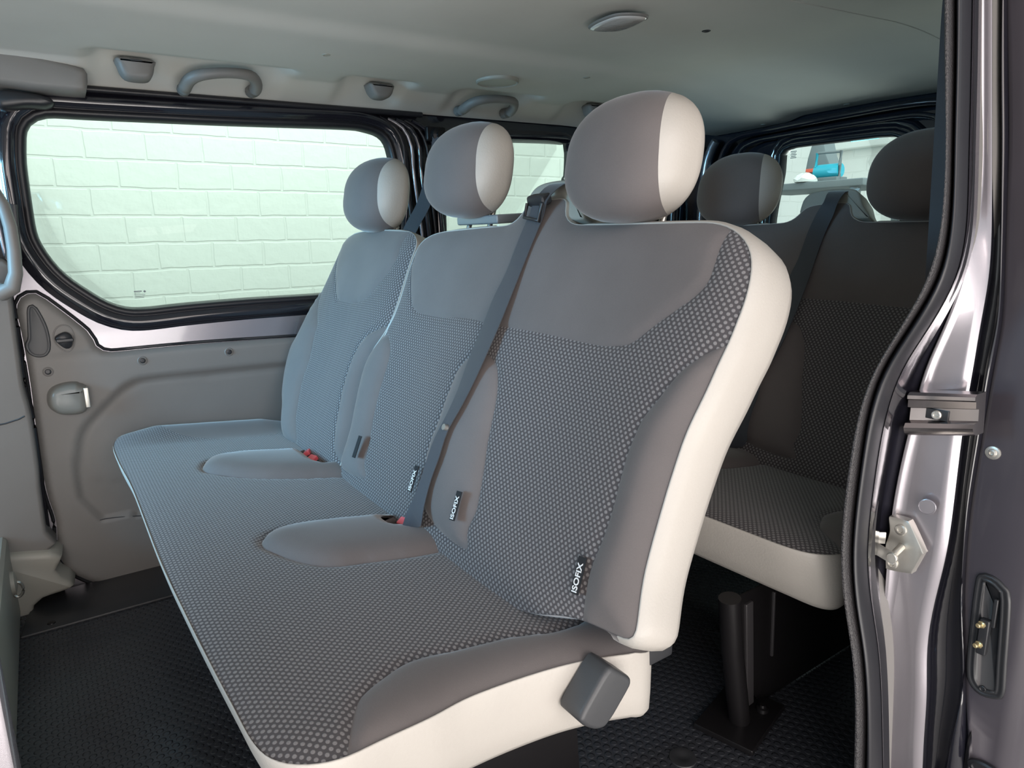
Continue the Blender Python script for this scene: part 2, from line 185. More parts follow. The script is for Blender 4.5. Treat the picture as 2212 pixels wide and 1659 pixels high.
"pill_blk":[[-0.0336,0.0991],[-0.0192,0.097],[-0.0218,0.0529],[-0.0269,-0.0366],[-0.0437,-0.0361],[-0.0639,-0.0354]],
"grabL":[[-0.0516,0.1358],[-0.0444,0.0887],[-0.0388,0.0407],[-0.0393,-0.0133],[-0.0435,-0.0679],[-0.0557,-0.1027],[-0.0769,-0.1125],[-0.0922,-0.1072]],
"reclcover":[[0.558,-0.5664],[0.5769,-0.5821],[0.5983,-0.6011],[0.5995,-0.6118],[0.5672,-0.646],[0.5512,-0.6574],[0.5352,-0.6533],[0.5179,-0.6407],[0.5074,-0.6272],[0.5129,-0.6158]]}
# ---------------- materials ----------------
def new_mat(name):
    m = bpy.data.materials.new(name); m.use_nodes = True
    nt = m.node_tree; return m, nt, nt.nodes['Principled BSDF']
def N(nt, t, **kw):
    n = nt.nodes.new(t)
    for k,v in kw.items(): setattr(n,k,v)
    return n
def plain(name, col, rough=.5, metal=0, noise=0, nscale=200, bump=0, bdist=.001, coat=0, var=0, sheen=0):
    m, nt, b = new_mat(name)
    b.inputs['Base Color'].default_value=(*col,1); b.inputs['Roughness'].default_value=rough
    b.inputs['Metallic'].default_value=metal; b.inputs['Coat Weight'].default_value=coat
    b.inputs['Coat Roughness'].default_value=.06
    if sheen: b.inputs['Sheen Weight'].default_value=sheen; b.inputs['Sheen Roughness'].default_value=.4
    tc = N(nt,'ShaderNodeTexCoord')
    if bump:
        n = N(nt,'ShaderNodeTexNoise'); n.inputs['Scale'].default_value=nscale; n.inputs['Detail'].default_value=4
        nt.links.new(tc.outputs['Object'],n.inputs['Vector'])
        bp = N(nt,'ShaderNodeBump'); bp.inputs['Strength'].default_value=bump; bp.inputs['Distance'].default_value=bdist
        nt.links.new(n.outputs['Fac'],bp.inputs['Height']); nt.links.new(bp.outputs[0],b.inputs['Normal'])
    if var:
        n = N(nt,'ShaderNodeTexNoise'); n.inputs['Scale'].default_value=4.5; n.inputs['Detail'].default_value=5
        nt.links.new(tc.outputs['Object'],n.inputs['Vector'])
        r = N(nt,'ShaderNodeMapRange'); r.inputs['From Min'].default_value=.3; r.inputs['From Max'].default_value=.7
        r.inputs['To Min'].default_value=1-var; r.inputs['To Max'].default_value=1+var
        nt.links.new(n.outputs['Fac'],r.inputs['Value'])
        mx = N(nt,'ShaderNodeVectorMath',operation='SCALE'); mx.inputs[0].default_value=col
        nt.links.new(r.outputs[0],mx.inputs['Scale']); nt.links.new(mx.outputs[0],b.inputs['Base Color'])
    return m
def math_(nt, op, a, b=None, c=None, clamp=False):
    n = N(nt,'ShaderNodeMath',operation=op); n.use_clamp=clamp
    for i,v in enumerate((a,b,c)):
        if v is None: continue
        if isinstance(v,(int,float)): n.inputs[i].default_value=v
        else: nt.links.new(v,n.inputs[i])
    return n.outputs[0]
def dots_fabric(name, base, dot, pitch, rough=.9, coord='UV', row=.62, size=.36, bump=.5):
    """knitted cloth with staggered raised dots; pitch in metres"""
    m, nt, b = new_mat(name); b.inputs['Roughness'].default_value=rough
    b.inputs['Sheen Weight'].default_value=.25; b.inputs['Sheen Roughness'].default_value=.4
    tc = N(nt,'ShaderNodeTexCoord'); sp = N(nt,'ShaderNodeSeparateXYZ'); nt.links.new(tc.outputs[coord],sp.inputs[0])
    u = math_(nt,'DIVIDE',sp.outputs[0],pitch); v = math_(nt,'DIVIDE',sp.outputs[1],pitch*row)
    rowi = math_(nt,'FLOOR',v); par = math_(nt,'MULTIPLY',math_(nt,'FLOORED_MODULO',rowi,2.0),.5)
    fu = math_(nt,'SUBTRACT',math_(nt,'FRACT',math_(nt,'ADD',u,par)),.5)
    fv = math_(nt,'MULTIPLY',math_(nt,'SUBTRACT',math_(nt,'FRACT',v),.5),row)
    d = math_(nt,'SQRT',math_(nt,'ADD',math_(nt,'MULTIPLY',fu,fu),math_(nt,'MULTIPLY',fv,fv)))
    mr = N(nt,'ShaderNodeMapRange'); mr.interpolation_type='SMOOTHSTEP'
    mr.inputs['From Min'].default_value=size; mr.inputs['From Max'].default_value=size*.6
    nt.links.new(d,mr.inputs['Value'])
    # woven thread variation inside the dot
    wv = N(nt,'ShaderNodeTexNoise'); wv.inputs['Scale'].default_value=900; wv.inputs['Detail'].default_value=2
    nt.links.new(tc.outputs[coord],wv.inputs['Vector'])
    k = math_(nt,'MULTIPLY',mr.outputs[0],math_(nt,'MULTIPLY_ADD',wv.outputs['Fac'],1.6,.1),clamp=True)
    mx = N(nt,'ShaderNodeMix',data_type='RGBA'); mx.inputs['A'].default_value=(*base,1); mx.inputs['B'].default_value=(*dot,1)
    nt.links.new(k,mx.inputs['Factor']); nt.links.new(mx.outputs['Result'],b.inputs['Base Color'])
    h = math_(nt,'ADD',mr.outputs[0],math_(nt,'MULTIPLY',wv.outputs['Fac'],.25))
    bp = N(nt,'ShaderNodeBump'); bp.inputs['Strength'].default_value=bump; bp.inputs['Distance'].default_value=.0012
    nt.links.new(h,bp.inputs['Height']); nt.links.new(bp.outputs[0],b.inputs['Normal'])
    return m
def twill(name, col, scale=520):
    m, nt, b = new_mat(name); b.inputs['Roughness'].default_value=.92
    b.inputs['Sheen Weight'].default_value=.35; b.inputs['Sheen Roughness'].default_value=.35
    tc = N(nt,'ShaderNodeTexCoord')
    wv = N(nt,'ShaderNodeTexNoise'); wv.inputs['Scale'].default_value=900; wv.inputs['Detail'].default_value=2
    mp_=N(nt,'ShaderNodeMapping'); mp_.inputs['Rotation'].default_value=(.6,.3,.7); mp_.inputs['Scale'].default_value=(1,.3,1); nt.links.new(tc.outputs['Object'],mp_.inputs[0])
    nt.links.new(mp_.outputs[0],wv.inputs['Vector'])
    n = N(nt,'ShaderNodeTexNoise'); n.inputs['Scale'].default_value=7; n.inputs['Detail'].default_value=6
    nt.links.new(tc.outputs['Object'],n.inputs['Vector'])
    f = math_(nt,'ADD',math_(nt,'MULTIPLY',wv.outputs['Fac'],.14),math_(nt,'MULTIPLY_ADD',n.outputs['Fac'],.35,.76))
    s = N(nt,'ShaderNodeVectorMath',operation='SCALE'); s.inputs[0].default_value=col; nt.links.new(f,s.inputs['Scale'])
    nt.links.new(s.outputs[0],b.inputs['Base Color'])
    bp = N(nt,'ShaderNodeBump'); bp.inputs['Strength'].default_value=.35; bp.inputs['Distance'].default_value=.0006
    nt.links.new(wv.outputs['Fac'],bp.inputs['Height']); nt.links.new(bp.outputs[0],b.inputs['Normal'])
    return m
def brick(name, c1, c2, bw, bh, mortar=.012, axis=(0,2)):
    m, nt, b = new_mat(name); b.inputs['Roughness'].default_value=.75
    tc = N(nt,'ShaderNodeTexCoord'); sp=N(nt,'ShaderNodeSeparateXYZ'); nt.links.new(tc.outputs['Object'],sp.inputs[0])
    cb=N(nt,'ShaderNodeCombineXYZ'); nt.links.new(sp.outputs[axis[0]],cb.inputs[0]); nt.links.new(sp.outputs[axis[1]],cb.inputs[1])
    nd=N(nt,'ShaderNodeTexNoise'); nd.inputs['Scale'].default_value=6; nt.links.new(cb.outputs[0],nd.inputs['Vector'])
    ad=N(nt,'ShaderNodeVectorMath',operation='MULTIPLY_ADD'); nt.links.new(nd.outputs['Color'],ad.inputs[0]); ad.inputs[1].default_value=(.02,.02,0); nt.links.new(cb.outputs[0],ad.inputs[2])
    br=N(nt,'ShaderNodeTexBrick'); nt.links.new(ad.outputs[0],br.inputs['Vector'])
    br.inputs['Color1'].default_value=(*c1,1); br.inputs['Color2'].default_value=(*c1,1); br.inputs['Mortar'].default_value=(*c2,1)
    br.inputs['Scale'].default_value=1; br.inputs['Brick Width'].default_value=bw; br.inputs['Row Height'].default_value=bh
    br.inputs['Mortar Size'].default_value=mortar; br.inputs['Mortar Smooth'].default_value=.6
    nt.links.new(br.outputs['Color'],b.inputs['Base Color'])
    n2=N(nt,'ShaderNodeTexNoise'); n2.inputs['Scale'].default_value=14; n2.inputs['Detail'].default_value=6; nt.links.new(cb.outputs[0],n2.inputs['Vector'])
    h=math_(nt,'SUBTRACT',math_(nt,'MULTIPLY',n2.outputs['Fac'],.55),math_(nt,'MULTIPLY',br.outputs['Fac'],.8))
    bp=N(nt,'ShaderNodeBump'); bp.inputs['Strength'].default_value=.4; bp.inputs['Distance'].default_value=.02
    nt.links.new(h,bp.inputs['Height']); nt.links.new(bp.outputs[0],b.inputs['Normal'])
    return m
def coin_mat(name, col, pitch):
    m, nt, b = new_mat(name); b.inputs['Roughness'].default_value=.38
    b.inputs['Base Color'].default_value=(*col,1)
    tc = N(nt,'ShaderNodeTexCoord'); sp = N(nt,'ShaderNodeSeparateXYZ'); nt.links.new(tc.outputs['Object'],sp.inputs[0])
    u=math_(nt,'DIVIDE',sp.outputs[0],pitch); v=math_(nt,'DIVIDE',sp.outputs[1],pitch*.8)
    par=math_(nt,'MULTIPLY',math_(nt,'FLOORED_MODULO',math_(nt,'FLOOR',v),2.0),.5)
    fu=math_(nt,'SUBTRACT',math_(nt,'FRACT',math_(nt,'ADD',u,par)),.5); fv=math_(nt,'MULTIPLY',math_(nt,'SUBTRACT',math_(nt,'FRACT',v),.5),.8)
    d=math_(nt,'SQRT',math_(nt,'ADD',math_(nt,'MULTIPLY',fu,fu),math_(nt,'MULTIPLY',fv,fv)))
    mr=N(nt,'ShaderNodeMapRange'); mr.interpolation_type='SMOOTHSTEP'; mr.inputs['From Min'].default_value=.38; mr.inputs['From Max'].default_value=.26
    nt.links.new(d,mr.inputs['Value'])
    bp=N(nt,'ShaderNodeBump'); bp.inputs['Strength'].default_value=1; bp.inputs['Distance'].default_value=.0016
    nt.links.new(mr.outputs[0],bp.inputs['Height']); nt.links.new(bp.outputs[0],b.inputs['Normal'])
    n=N(nt,'ShaderNodeTexNoise'); n.inputs['Scale'].default_value=5; n.inputs['Detail'].default_value=5; nt.links.new(tc.outputs['Object'],n.inputs['Vector'])
    r=N(nt,'ShaderNodeMapRange'); r.inputs['From Min'].default_value=.35; r.inputs['From Max'].default_value=.7; r.inputs['To Min'].default_value=.22; r.inputs['To Max'].default_value=.5
    nt.links.new(n.outputs['Fac'],r.inputs['Value']); nt.links.new(r.outputs[0],b.inputs['Roughness'])
    return m
def glass_mat(name, tint, refl=.05):
    m = bpy.data.materials.new(name); m.use_nodes=True; nt=m.node_tree; nt.nodes.clear()
    o=N(nt,'ShaderNodeOutputMaterial'); t=N(nt,'ShaderNodeBsdfTransparent'); t.inputs[0].default_value=(*tint,1)
    g=N(nt,'ShaderNodeBsdfGlossy'); g.inputs['Roughness'].default_value=.02; mx=N(nt,'ShaderNodeMixShader'); 
    fr=N(nt,'ShaderNodeFresnel'); fr.inputs[0].default_value=1.45
    nt.links.new(math_(nt,'MULTIPLY',fr.outputs[0],refl*5,clamp=True),mx.inputs[0]); nt.links.new(t.outputs[0],mx.inputs[1]); nt.links.new(g.outputs[0],mx.inputs[2]); nt.links.new(mx.outputs[0],o.inputs[0])
    return m
M_DOT  = dots_fabric('patterned_cloth',(.066,.059,.062),(.23,.215,.215),.0098,size=.32)
M_TWILL= twill('charcoal_twill',(.136,.119,.116))
M_VINYL= plain('ivory_vinyl',(.44,.415,.38),.42,bump=.35,nscale=260,bdist=.0012,var=.05)
M_PLAST= plain('grey_trim_plastic',(.185,.178,.17),.5,bump=.25,nscale=700,bdist=.0004,var=.06)
M_PLSM = plain('smooth_grey_plastic',(.20,.20,.185),.28)
M_PLDK = plain('dark_trim_plastic',(.05,.052,.056),.42,bump=.2,nscale=600,bdist=.0004)
M_PLBG = plain('beige_grey_plastic',(.34,.33,.29),.45)
M_HEAD = plain('headliner_felt',(.60,.60,.565),.95,bump=.3,nscale=900,bdist=.0006,var=.03)
M_BODY = plain('black_body_paint',(.012,.012,.018),.14,coat=1)
M_META = plain('charcoal_metallic_paint',(.36,.34,.37),.27,metal=.75,coat=.8,bump=.12,nscale=1500,bdist=.0002)
M_DOOR = plain('dark_door_paint',(.045,.040,.050),.38,coat=.15,var=.12)
M_RUB  = plain('black_rubber',(.014,.014,.018),.38)
M_TEXR = plain('grained_edge_trim',(.03,.028,.03),.36,bump=1.0,nscale=330,bdist=.002)
M_BLK  = plain('black_satin_metal',(.012,.011,.012),.35,metal=.3,bump=.3,nscale=60,bdist=.0008)
M_BLKP = plain('black_plastic',(.022,.023,.026),.33)
M_BELT = plain('belt_webbing',(.045,.05,.062),.55,bump=.5,nscale=900,bdist=.0004,sheen=.3)
M_STEEL= plain('zinc_steel',(.62,.6,.55),.33,metal=.85,var=.08)
M_SILV = plain('silver_grey_plastic',(.26,.28,.30),.3,metal=.35)
M_RED  = plain('red_button',(.75,.12,.15),.35)
M_WHITE= plain('white_print',(.8,.8,.8),.6)
M_YEL  = plain('yellow_label',(.85,.8,.08),.5)
M_TAGB = plain('black_tag_cloth',(.012,.012,.014),.8)
M_FLOOR= coin_mat('coin_rubber_floor',(.030,.032,.038),.0195)
M_MATS = plain('smooth_rubber',(.026,.027,.030),.38,bump=.2,nscale=400,bdist=.0004)
M_BRICK= brick('painted_blockwork',(.80,.81,.79),(.795,.805,.785),.365,.185,.012)
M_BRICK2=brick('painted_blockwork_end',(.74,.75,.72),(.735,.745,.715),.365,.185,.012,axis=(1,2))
M_GLASS= glass_mat('green_tinted_glass',(.86,.97,.91))
M_GLASS2=glass_mat('rear_glass',(.86,.94,.92))
M_CONC = plain('workshop_concrete',(.42,.41,.40),.7,bump=.2,nscale=30,bdist=.004,var=.1)
M_TEAL = plain('teal_paint',(.02,.38,.50),.4)
M_ORNG = plain('orange_red_plastic',(.85,.13,.07),.4)
M_GREY = plain('workshop_grey',(.16,.19,.2),.6)
M_CLOTH= plain('white_rag',(.75,.78,.75),.9,bump=.4,nscale=40,bdist=.01)
M_LENS = plain('clear_lens',(.62,.6,.58),.12,coat=1,bump=.6,nscale=90,bdist=.002)
m_,nt_,b_ = new_mat('daylit_rooflight'); b_.inputs['Base Color'].default_value=(.3,.8,.9,1); b_.inputs['Emission Color'].default_value=(.25,.85,1,1); b_.inputs['Emission Strength'].default_value=1.2; M_SKYL=m_
# ---------------- object helpers ----------------
def link_mesh(name, V, F, mat, parent=None, smooth=True, uv=None, recalc=False):
    me = bpy.data.meshes.new(name)
    V = np.asarray(V,float)
    if parent is not None: V = V - np.array(ORIG[parent.name])
    me.from_pydata([tuple(v) for v in V], [], [tuple(f) for f in F]); me.materials.append(mat)
    if recalc:
        bm=bmesh.new(); bm.from_mesh(me); bmesh.ops.remove_doubles(bm,verts=bm.verts,dist=1e-6); bmesh.ops.recalc_face_normals(bm,faces=bm.faces); bm.to_mesh(me); bm.free()
    if uv is not None:
        l = me.uv_layers.new(name='UVMap')
        for lp in me.loops: l.data[lp.index].uv = uv[lp.vertex_index]
    me.update()
    for p in me.polygons: p.use_smooth = smooth
    o = bpy.data.objects.new(name, me); COL.objects.link(o)
    if parent is not None: o.parent = parent; ORIG[o.name]=ORIG[parent.name]
    else: ORIG[o.name]=(0,0,0)
    return o
ORIG = {}
def thing(name, label, cat, loc, group=None):
    o = bpy.data.objects.new(name, None); COL.objects.link(o); o.location = loc; o.empty_display_size=.05
    o['label']=label; o['category']=cat
    if group: o['group']=group
    ORIG[o.name]=tuple(loc); return o
def tag(o, label, cat, group=None):
    o['label']=label; o['category']=cat
    if group: o['group']=group
    return o
def struct(o): o['kind']='structure'; return o
def angle_smooth(o, deg=40):
    me=o.data; bm=bmesh.new(); bm.from_mesh(me)
    for e in bm.edges:
        if len(e.link_faces)==2 and e.calc_face_angle(0)>math.radians(deg): e.smooth=False
    bm.to_mesh(me); bm.free(); return o
class Frame:
    def __init__(s,O,U,V,Nn): s.O,s.U,s.V,s.N=[np.array(q,float) for q in (O,U,V,Nn)]
    def __call__(s,u,v,n=0.): return s.O+s.U*u+s.V*v+s.N*n
A_ = math.radians(25.5)
FB = Frame((.56,0,-.53),(0,1,0),(math.sin(A_),0,math.cos(A_)),(-math.cos(A_),0,math.sin(A_)))   # backrest front plane, n towards the front
FW = lambda y: Frame((0,y,0),(1,0,0),(0,0,1),(0,-1,0))    # far wall plane, n into the cabin
FR = lambda x: Frame((x,0,0),(0,1,0),(0,0,1),(-1,0,0))    # rear wall plane, n into the cabin
def catmull(P, closed=False, step=.01):
    P=[np.array(p,float) for p in P]; n=len(P); out=[]
    rng = range(n) if closed else range(n-1)
    for i in rng:
        p0=P[(i-1)%n] if closed or i>0 else P[0]; p1=P[i]; p2=P[(i+1)%n]; p3=P[(i+2)%n] if closed or i+2<n else P[-1]
        L=np.linalg.norm(p2-p1); k=max(1,int(round(L/step)))
        for j in range(k):
            t=j/k
            out.append(.5*((2*p1)+(-p0+p2)*t+(2*p0-5*p1+4*p2-p3)*t*t+(-p0+3*p1-3*p2+p3)*t**3))
    if not closed: out.append(P[-1])
    return np.array(out)
def smooth_closed(P, it=2):
    for _ in range(it): P = .25*np.roll(P,1,0)+.5*P+.25*np.roll(P,-1,0)
    return P
def area2(P): x,y=P[:,0],P[:,1]; return .5*np.sum(x*np.roll(y,-1)-np.roll(x,-1)*y)
def ccw(P): return P if area2(P)>0 else P[::-1]
def offset(P, d):
    T=np.roll(P,-1,0)-np.roll(P,1,0); T/=np.maximum(np.linalg.norm(T,axis=1,keepdims=True),1e-9)
    Nn=np.stack([T[:,1],-T[:,0]],1)      # outward for ccw
    return P+Nn*(np.asarray(d)[:,None] if np.ndim(d) else d)
def inside(P, q):
    x,y=q[:,0],q[:,1]; r=np.zeros(len(q),bool); n=len(P)
    for i in range(n):
        x1,y1=P[i]; x2,y2=P[(i+1)%n]
        if y1==y2: continue
        c=((y1>y)!=(y2>y))&(x<(x2-x1)*(y-y1)/(y2-y1)+x1); r^=c
    return r
def dist(q, segs):
    d=np.full(len(q),9.)
    for a,b in segs:
        ab=b-a; L=max(ab@ab,1e-12); t=np.clip(((q-a)@ab)/L,0,1); d=np.minimum(d,np.linalg.norm(q-(a+t[:,None]*ab),axis=1))
    return d
def segs_of(P, closed=True):
    n=len(P); return [(P[i],P[(i+1)%n]) for i in range(n if closed else n-1)]
def panels(outline, polys, step, height, frame, mats, names, parents, holes=(), uvf=None, flip=False, smooth=True):
    """one continuous cushion face cut along its seams; every cloth panel becomes a mesh of its own. polys[0] is None = the rest"""
    V=[tuple(p) for p in outline]; E=[(i,(i+1)%len(outline)) for i in range(len(outline))]
    for P in [p for p in polys if p is not None]+list(holes):
        b=len(V); V+= [tuple(p) for p in P]; E+=[(b+i,b+(i+1)%len(P)) for i in range(len(P))]
    O=np.array(outline); mn,mx=O.min(0),O.max(0)
    gx,gy=np.meshgrid(np.arange(mn[0],mx[0],step),np.arange(mn[1],mx[1],step*.866)); gx=gx+np.where((np.arange(gx.shape[0])%2)[:,None],step/2,0)
    G=np.stack([gx.ravel(),gy.ravel()],1); G=G[inside(O,G)]
    allseg=segs_of(O)+[s for P in polys if P is not None for s in segs_of(np.array(P))]+[s for P in holes for s in segs_of(np.array(P))]
    G=G[dist(G,allseg)>step*.35]
    V+=[tuple(p) for p in G]
    r=delaunay_2d_cdt([Vector(v) for v in V],E,[],0,1e-6)
    Q=np.array([tuple(v) for v in r[0]]); T=[f for f in r[2]]
    T3=[]
    for f in T:
        for k in range(1,len(f)-1): T3.append((f[0],f[k],f[k+1]))
    T3=np.array(T3); c=Q[T3].mean(1); ok=inside(O,c)
    for P in holes: ok&=~inside(np.array(P),c)
    T3=T3[ok]; c=c[ok]; cls=np.zeros(len(T3),int)
    for i,P in enumerate(polys):
        if P is not None: cls[inside(np.array(P),c)]=i
    a=Q[T3]; ar=(a[:,1,0]-a[:,0,0])*(a[:,2,1]-a[:,0,1])-(a[:,2,0]-a[:,0,0])*(a[:,1,1]-a[:,0,1])
    T3[ar<0]=T3[ar<0][:,::-1]; T3=T3[abs(ar)>1e-10]; cls=cls[abs(ar)>1e-10]
    if flip: T3=T3[:,::-1]
    H=height(Q); out=[]
    P3=np.array([frame(q[0],q[1],h) for q,h in zip(Q,H)])
    # shared normals per panel only
    for i in range(len(polys)):
        f=T3[cls==i]
        if not len(f): out.append(None); continue
        us,inv=np.unique(f.ravel(),return_inverse=True)
        uv=[uvf(*Q[k]) for k in us] if uvf else [tuple(Q[k]) for k in us]
        out.append(link_mesh(names[i],P3[us],inv.reshape(-1,3),mats[i],parents[i],uv=uv,smooth=smooth))
    return out
def shell(name, P, loops, frame, mat, parent, cap=True, mult=None, hf=None, capstart=False):
    """closed outline swept through (outward offset, n) loops"""
    P=ccw(np.array(P)); n=len(P); V=[];F=[]
    m = np.ones(n) if mult is None else np.array([mult(*p) for p in P])
    for o,h in loops:
        Q=offset(P,o*m) if o>0 else offset(P,o*np.ones(n))
        for i,q in enumerate(Q): V.append(frame(q[0],q[1],(hf(*P[i]) if hf else 0)+h))
    for k in range(len(loops)-1):
        for i in range(n):
            j=(i+1)%n; F.append((k*n+i,k*n+j,(k+1)*n+j,(k+1)*n+i))
    if cap: F.append(tuple(range((len(loops)-1)*n,len(loops)*n)))
    if capstart: F.append(tuple(range(n))[::-1])
    o=link_mesh(name,V,F,mat,parent,recalc=True); return o
def plate(name, P, frame, n0, n1, mat, parent=None, bev=.003, sm=True):
    """solid plate between n0 (back) and n1 (front) with rounded front edge"""
    s=1 if n1>n0 else -1
    o=shell(name,P,[(0,n0),(0,n1-s*bev),(-bev*.3,n1-s*bev*.3),(-bev,n1)],frame,mat,parent,cap=True,capstart=True)
    return angle_smooth(o,35)
def tube(name, pts, r, mat, parent=None, seg=10, closed=False, flat=1.0, up=(0,0,1)):
    P=[np.array(p,float) for p in pts]; n=len(P); V=[];F=[]
    rr=[r]*n if not hasattr(r,'__len__') else list(r)
    for i in range(n):
        a=P[(i-1)%n] if closed or i>0 else P[i]; b=P[(i+1)%n] if closed or i<n-1 else P[i]
        t=(b-a)/max(np.linalg.norm(b-a),1e-9); u=np.cross(t,up)
        if np.linalg.norm(u)<1e-3: u=np.cross(t,(1,0,0))
        u/=np.linalg.norm(u); v=np.cross(u,t)
        for k in range(seg):
            a_=2*math.pi*k/seg; V.append(P[i]+rr[i]*(u*math.cos(a_)*flat+v*math.sin(a_)))
    for i in range(n if closed else n-1):
        for k in range(seg):
            j=(i+1)%n; F.append((i*seg+k,i*seg+(k+1)%seg,j*seg+(k+1)%seg,j*seg+k))
    if not closed: F.append(tuple(range(seg))[::-1]); F.append(tuple((n-1)*seg+k for k in range(seg)))
    return angle_smooth(link_mesh(name,V,F,mat,parent,recalc=True),60)
def ribbon(name, L, R, th, mat, parent=None):
    """flat strap with thickness between two edge lines"""
    L=catmull(L,step=.02); R_=catmull(R,step=.02); n=len(L)
    idx=np.linspace(0,len(R_)-1,n); R2=np.array([[np.interp(i,range(len(R_)),R_[:,c]) for c in range(3)] for i in idx])
    V=[];F=[]
    for i in range(n):
        t=(L[min(i+1,n-1)]-L[max(i-1,0)]); w_=R2[i]-L[i]; nn=np.cross(t,w_); nn/=max(np.linalg.norm(nn),1e-9)
        V+=[L[i]-nn*th/2,(L[i]+R2[i])/2+nn*th*.1,R2[i]-nn*th/2,R2[i]+nn*th/2,(L[i]+R2[i])/2+nn*th*1.1,L[i]+nn*th/2]
    for i in range(n-1):
        for k in range(6): F.append((i*6+k,i*6+(k+1)%6,(i+1)*6+(k+1)%6,(i+1)*6+k))
    F.append(tuple(range(6))); F.append(tuple((n-1)*6+k for k in range(6)))
    return angle_smooth(link_mesh(name,V,F,mat,parent,recalc=True),50)
def rbox(name, c, s, mat, parent=None, bev=.005, rot=None, seg=3, taper=None):
    bm=bmesh.new(); bmesh.ops.create_cube(bm,size=1)
    for v in bm.verts:
        if taper and v.co.z>0: v.co.x*=taper[0]; v.co.y*=taper[1]
        v.co=Vector((v.co.x*s[0],v.co.y*s[1],v.co.z*s[2]))
    if bev: bmesh.ops.bevel(bm,geom=bm.edges[:],offset=bev,segments=seg,profile=.6,affect='EDGES')
    if rot is not None: bmesh.ops.transform(bm,matrix=rot.to_4x4(),verts=bm.verts)
    V=[np.array(v.co)+np.array(c) for v in bm.verts]; F=[[v.index for v in f.verts] for f in bm.faces]; bm.free()
    return angle_smooth(link_mesh(name,V,F,mat,parent),35)
def lathe(name, c, prof, axis, mat, parent=None, seg=24, sx=1., sy=1.):
    """prof = [(r,h)...] around axis"""
    ax=np.array(axis,float); ax/=np.linalg.norm(ax); u=np.cross(ax,(0,0,1)) if abs(ax[2])<.9 else np.array([1.,0,0]); u/=np.linalg.norm(u); v=np.cross(ax,u)
    V=[];F=[]
    for r,h in prof:
        for k in range(seg):
            a=2*math.pi*k/seg; V.append(np.array(c)+ax*h+(u*math.cos(a)*sx+v*math.sin(a)*sy)*r)
    for i in range(len(prof)-1):
        for k in range(seg): F.append((i*seg+k,i*seg+(k+1)%seg,(i+1)*seg+(k+1)%seg,(i+1)*seg+k))
    F.append(tuple(range(seg))[::-1]); F.append(tuple((len(prof)-1)*seg+k for k in range(seg)))
    return angle_smooth(link_mesh(name,V,F,mat,parent,recalc=True),40)
def join_into(dst, others):
    """merge extra shells into one mesh (single part)"""
    bm=bmesh.new(); bm.from_mesh(dst.data)
    for o in others: bm.from_mesh(o.data)
    bm.to_mesh(dst.data); bm.free()
    for o in others: bpy.data.objects.remove(o)
    return dst
def text_mesh(name, txt, size, o, ux, vx, mat, parent, lift=.0006, shear=.0):
    cu=bpy.data.curves.new(name,'FONT'); cu.body=txt; cu.size=size; cu.extrude=.0002; cu.align_x='CENTER'; cu.align_y='CENTER'; cu.shear=shear
    cu.offset=size*.022
    ob=bpy.data.objects.new(name,cu); COL.objects.link(ob); dg=bpy.context.evaluated_depsgraph_get(); dg.update()
    me=bpy.data.meshes.new_from_object(ob.evaluated_get(dg)); 
    u=np.array(ux,float);u/=np.linalg.norm(u);v=np.array(vx,float);v/=np.linalg.norm(v);n=np.cross(u,v)
    V=[np.array(o)+u*p.co.x+v*p.co.y+n*(p.co.z+lift) for p in me.vertices]; F=[list(p.vertices) for p in me.polygons]
    bpy.data.objects.remove(ob); return link_mesh(name,V,F,mat,parent,smooth=False)
def dup(root, delta, label, name=None):
    def cp(o,par):
        c=o.copy(); COL.objects.link(c)
        if par is not None: c.parent=par
        for ch in [x for x in bpy.data.objects if x.parent==o and x is not c]: cp(ch,c)
        return c
    r=cp(root,None); r.location=Vector(root.location)+Vector(delta); r['label']=label
    ORIG[r.name]=tuple(r.location); return r
# ================= VAN SHELL =================
ZF=-.97
W0=2.2
def grid_mesh(name, xs, ys, f, mat, parent=None, flip=False):
    V=[f(x,y) for x in xs for y in ys]; m=len(ys); F=[]
    for i in range(len(xs)-1):
        for j in range(m-1):
            q=(i*m+j,i*m+j+1,(i+1)*m+j+1,(i+1)*m+j); F.append(q[::-1] if flip else q)
    return link_mesh(name,V,F,mat,parent)
# floor
o=grid_mesh('floor',np.linspace(-1.6,2.46,30),np.linspace(.42,2.2,14),lambda x,y:(x,y,ZF),M_FLOOR,flip=True); struct(o)
# step strip of smooth rubber beside the far door
P=catmull([(-.158,1.968),(.3,1.966),(.9,1.966),(.9,2.19),(-.11,2.19),(-.135,2.15),(-.15,2.08)],True,.05)
o=plate('trim_1',np.array([(-.158,1.968),(.3,1.966),(.9,1.966),(.9,2.19),(-.09,2.19),(-.13,2.15),(-.15,2.06)]),Frame((0,0,ZF),(1,0,0),(0,1,0),(0,0,1)),0.0005,.006,M_MATS); struct(o); o['label']='smooth dark rubber sill mat beside the far sliding door'
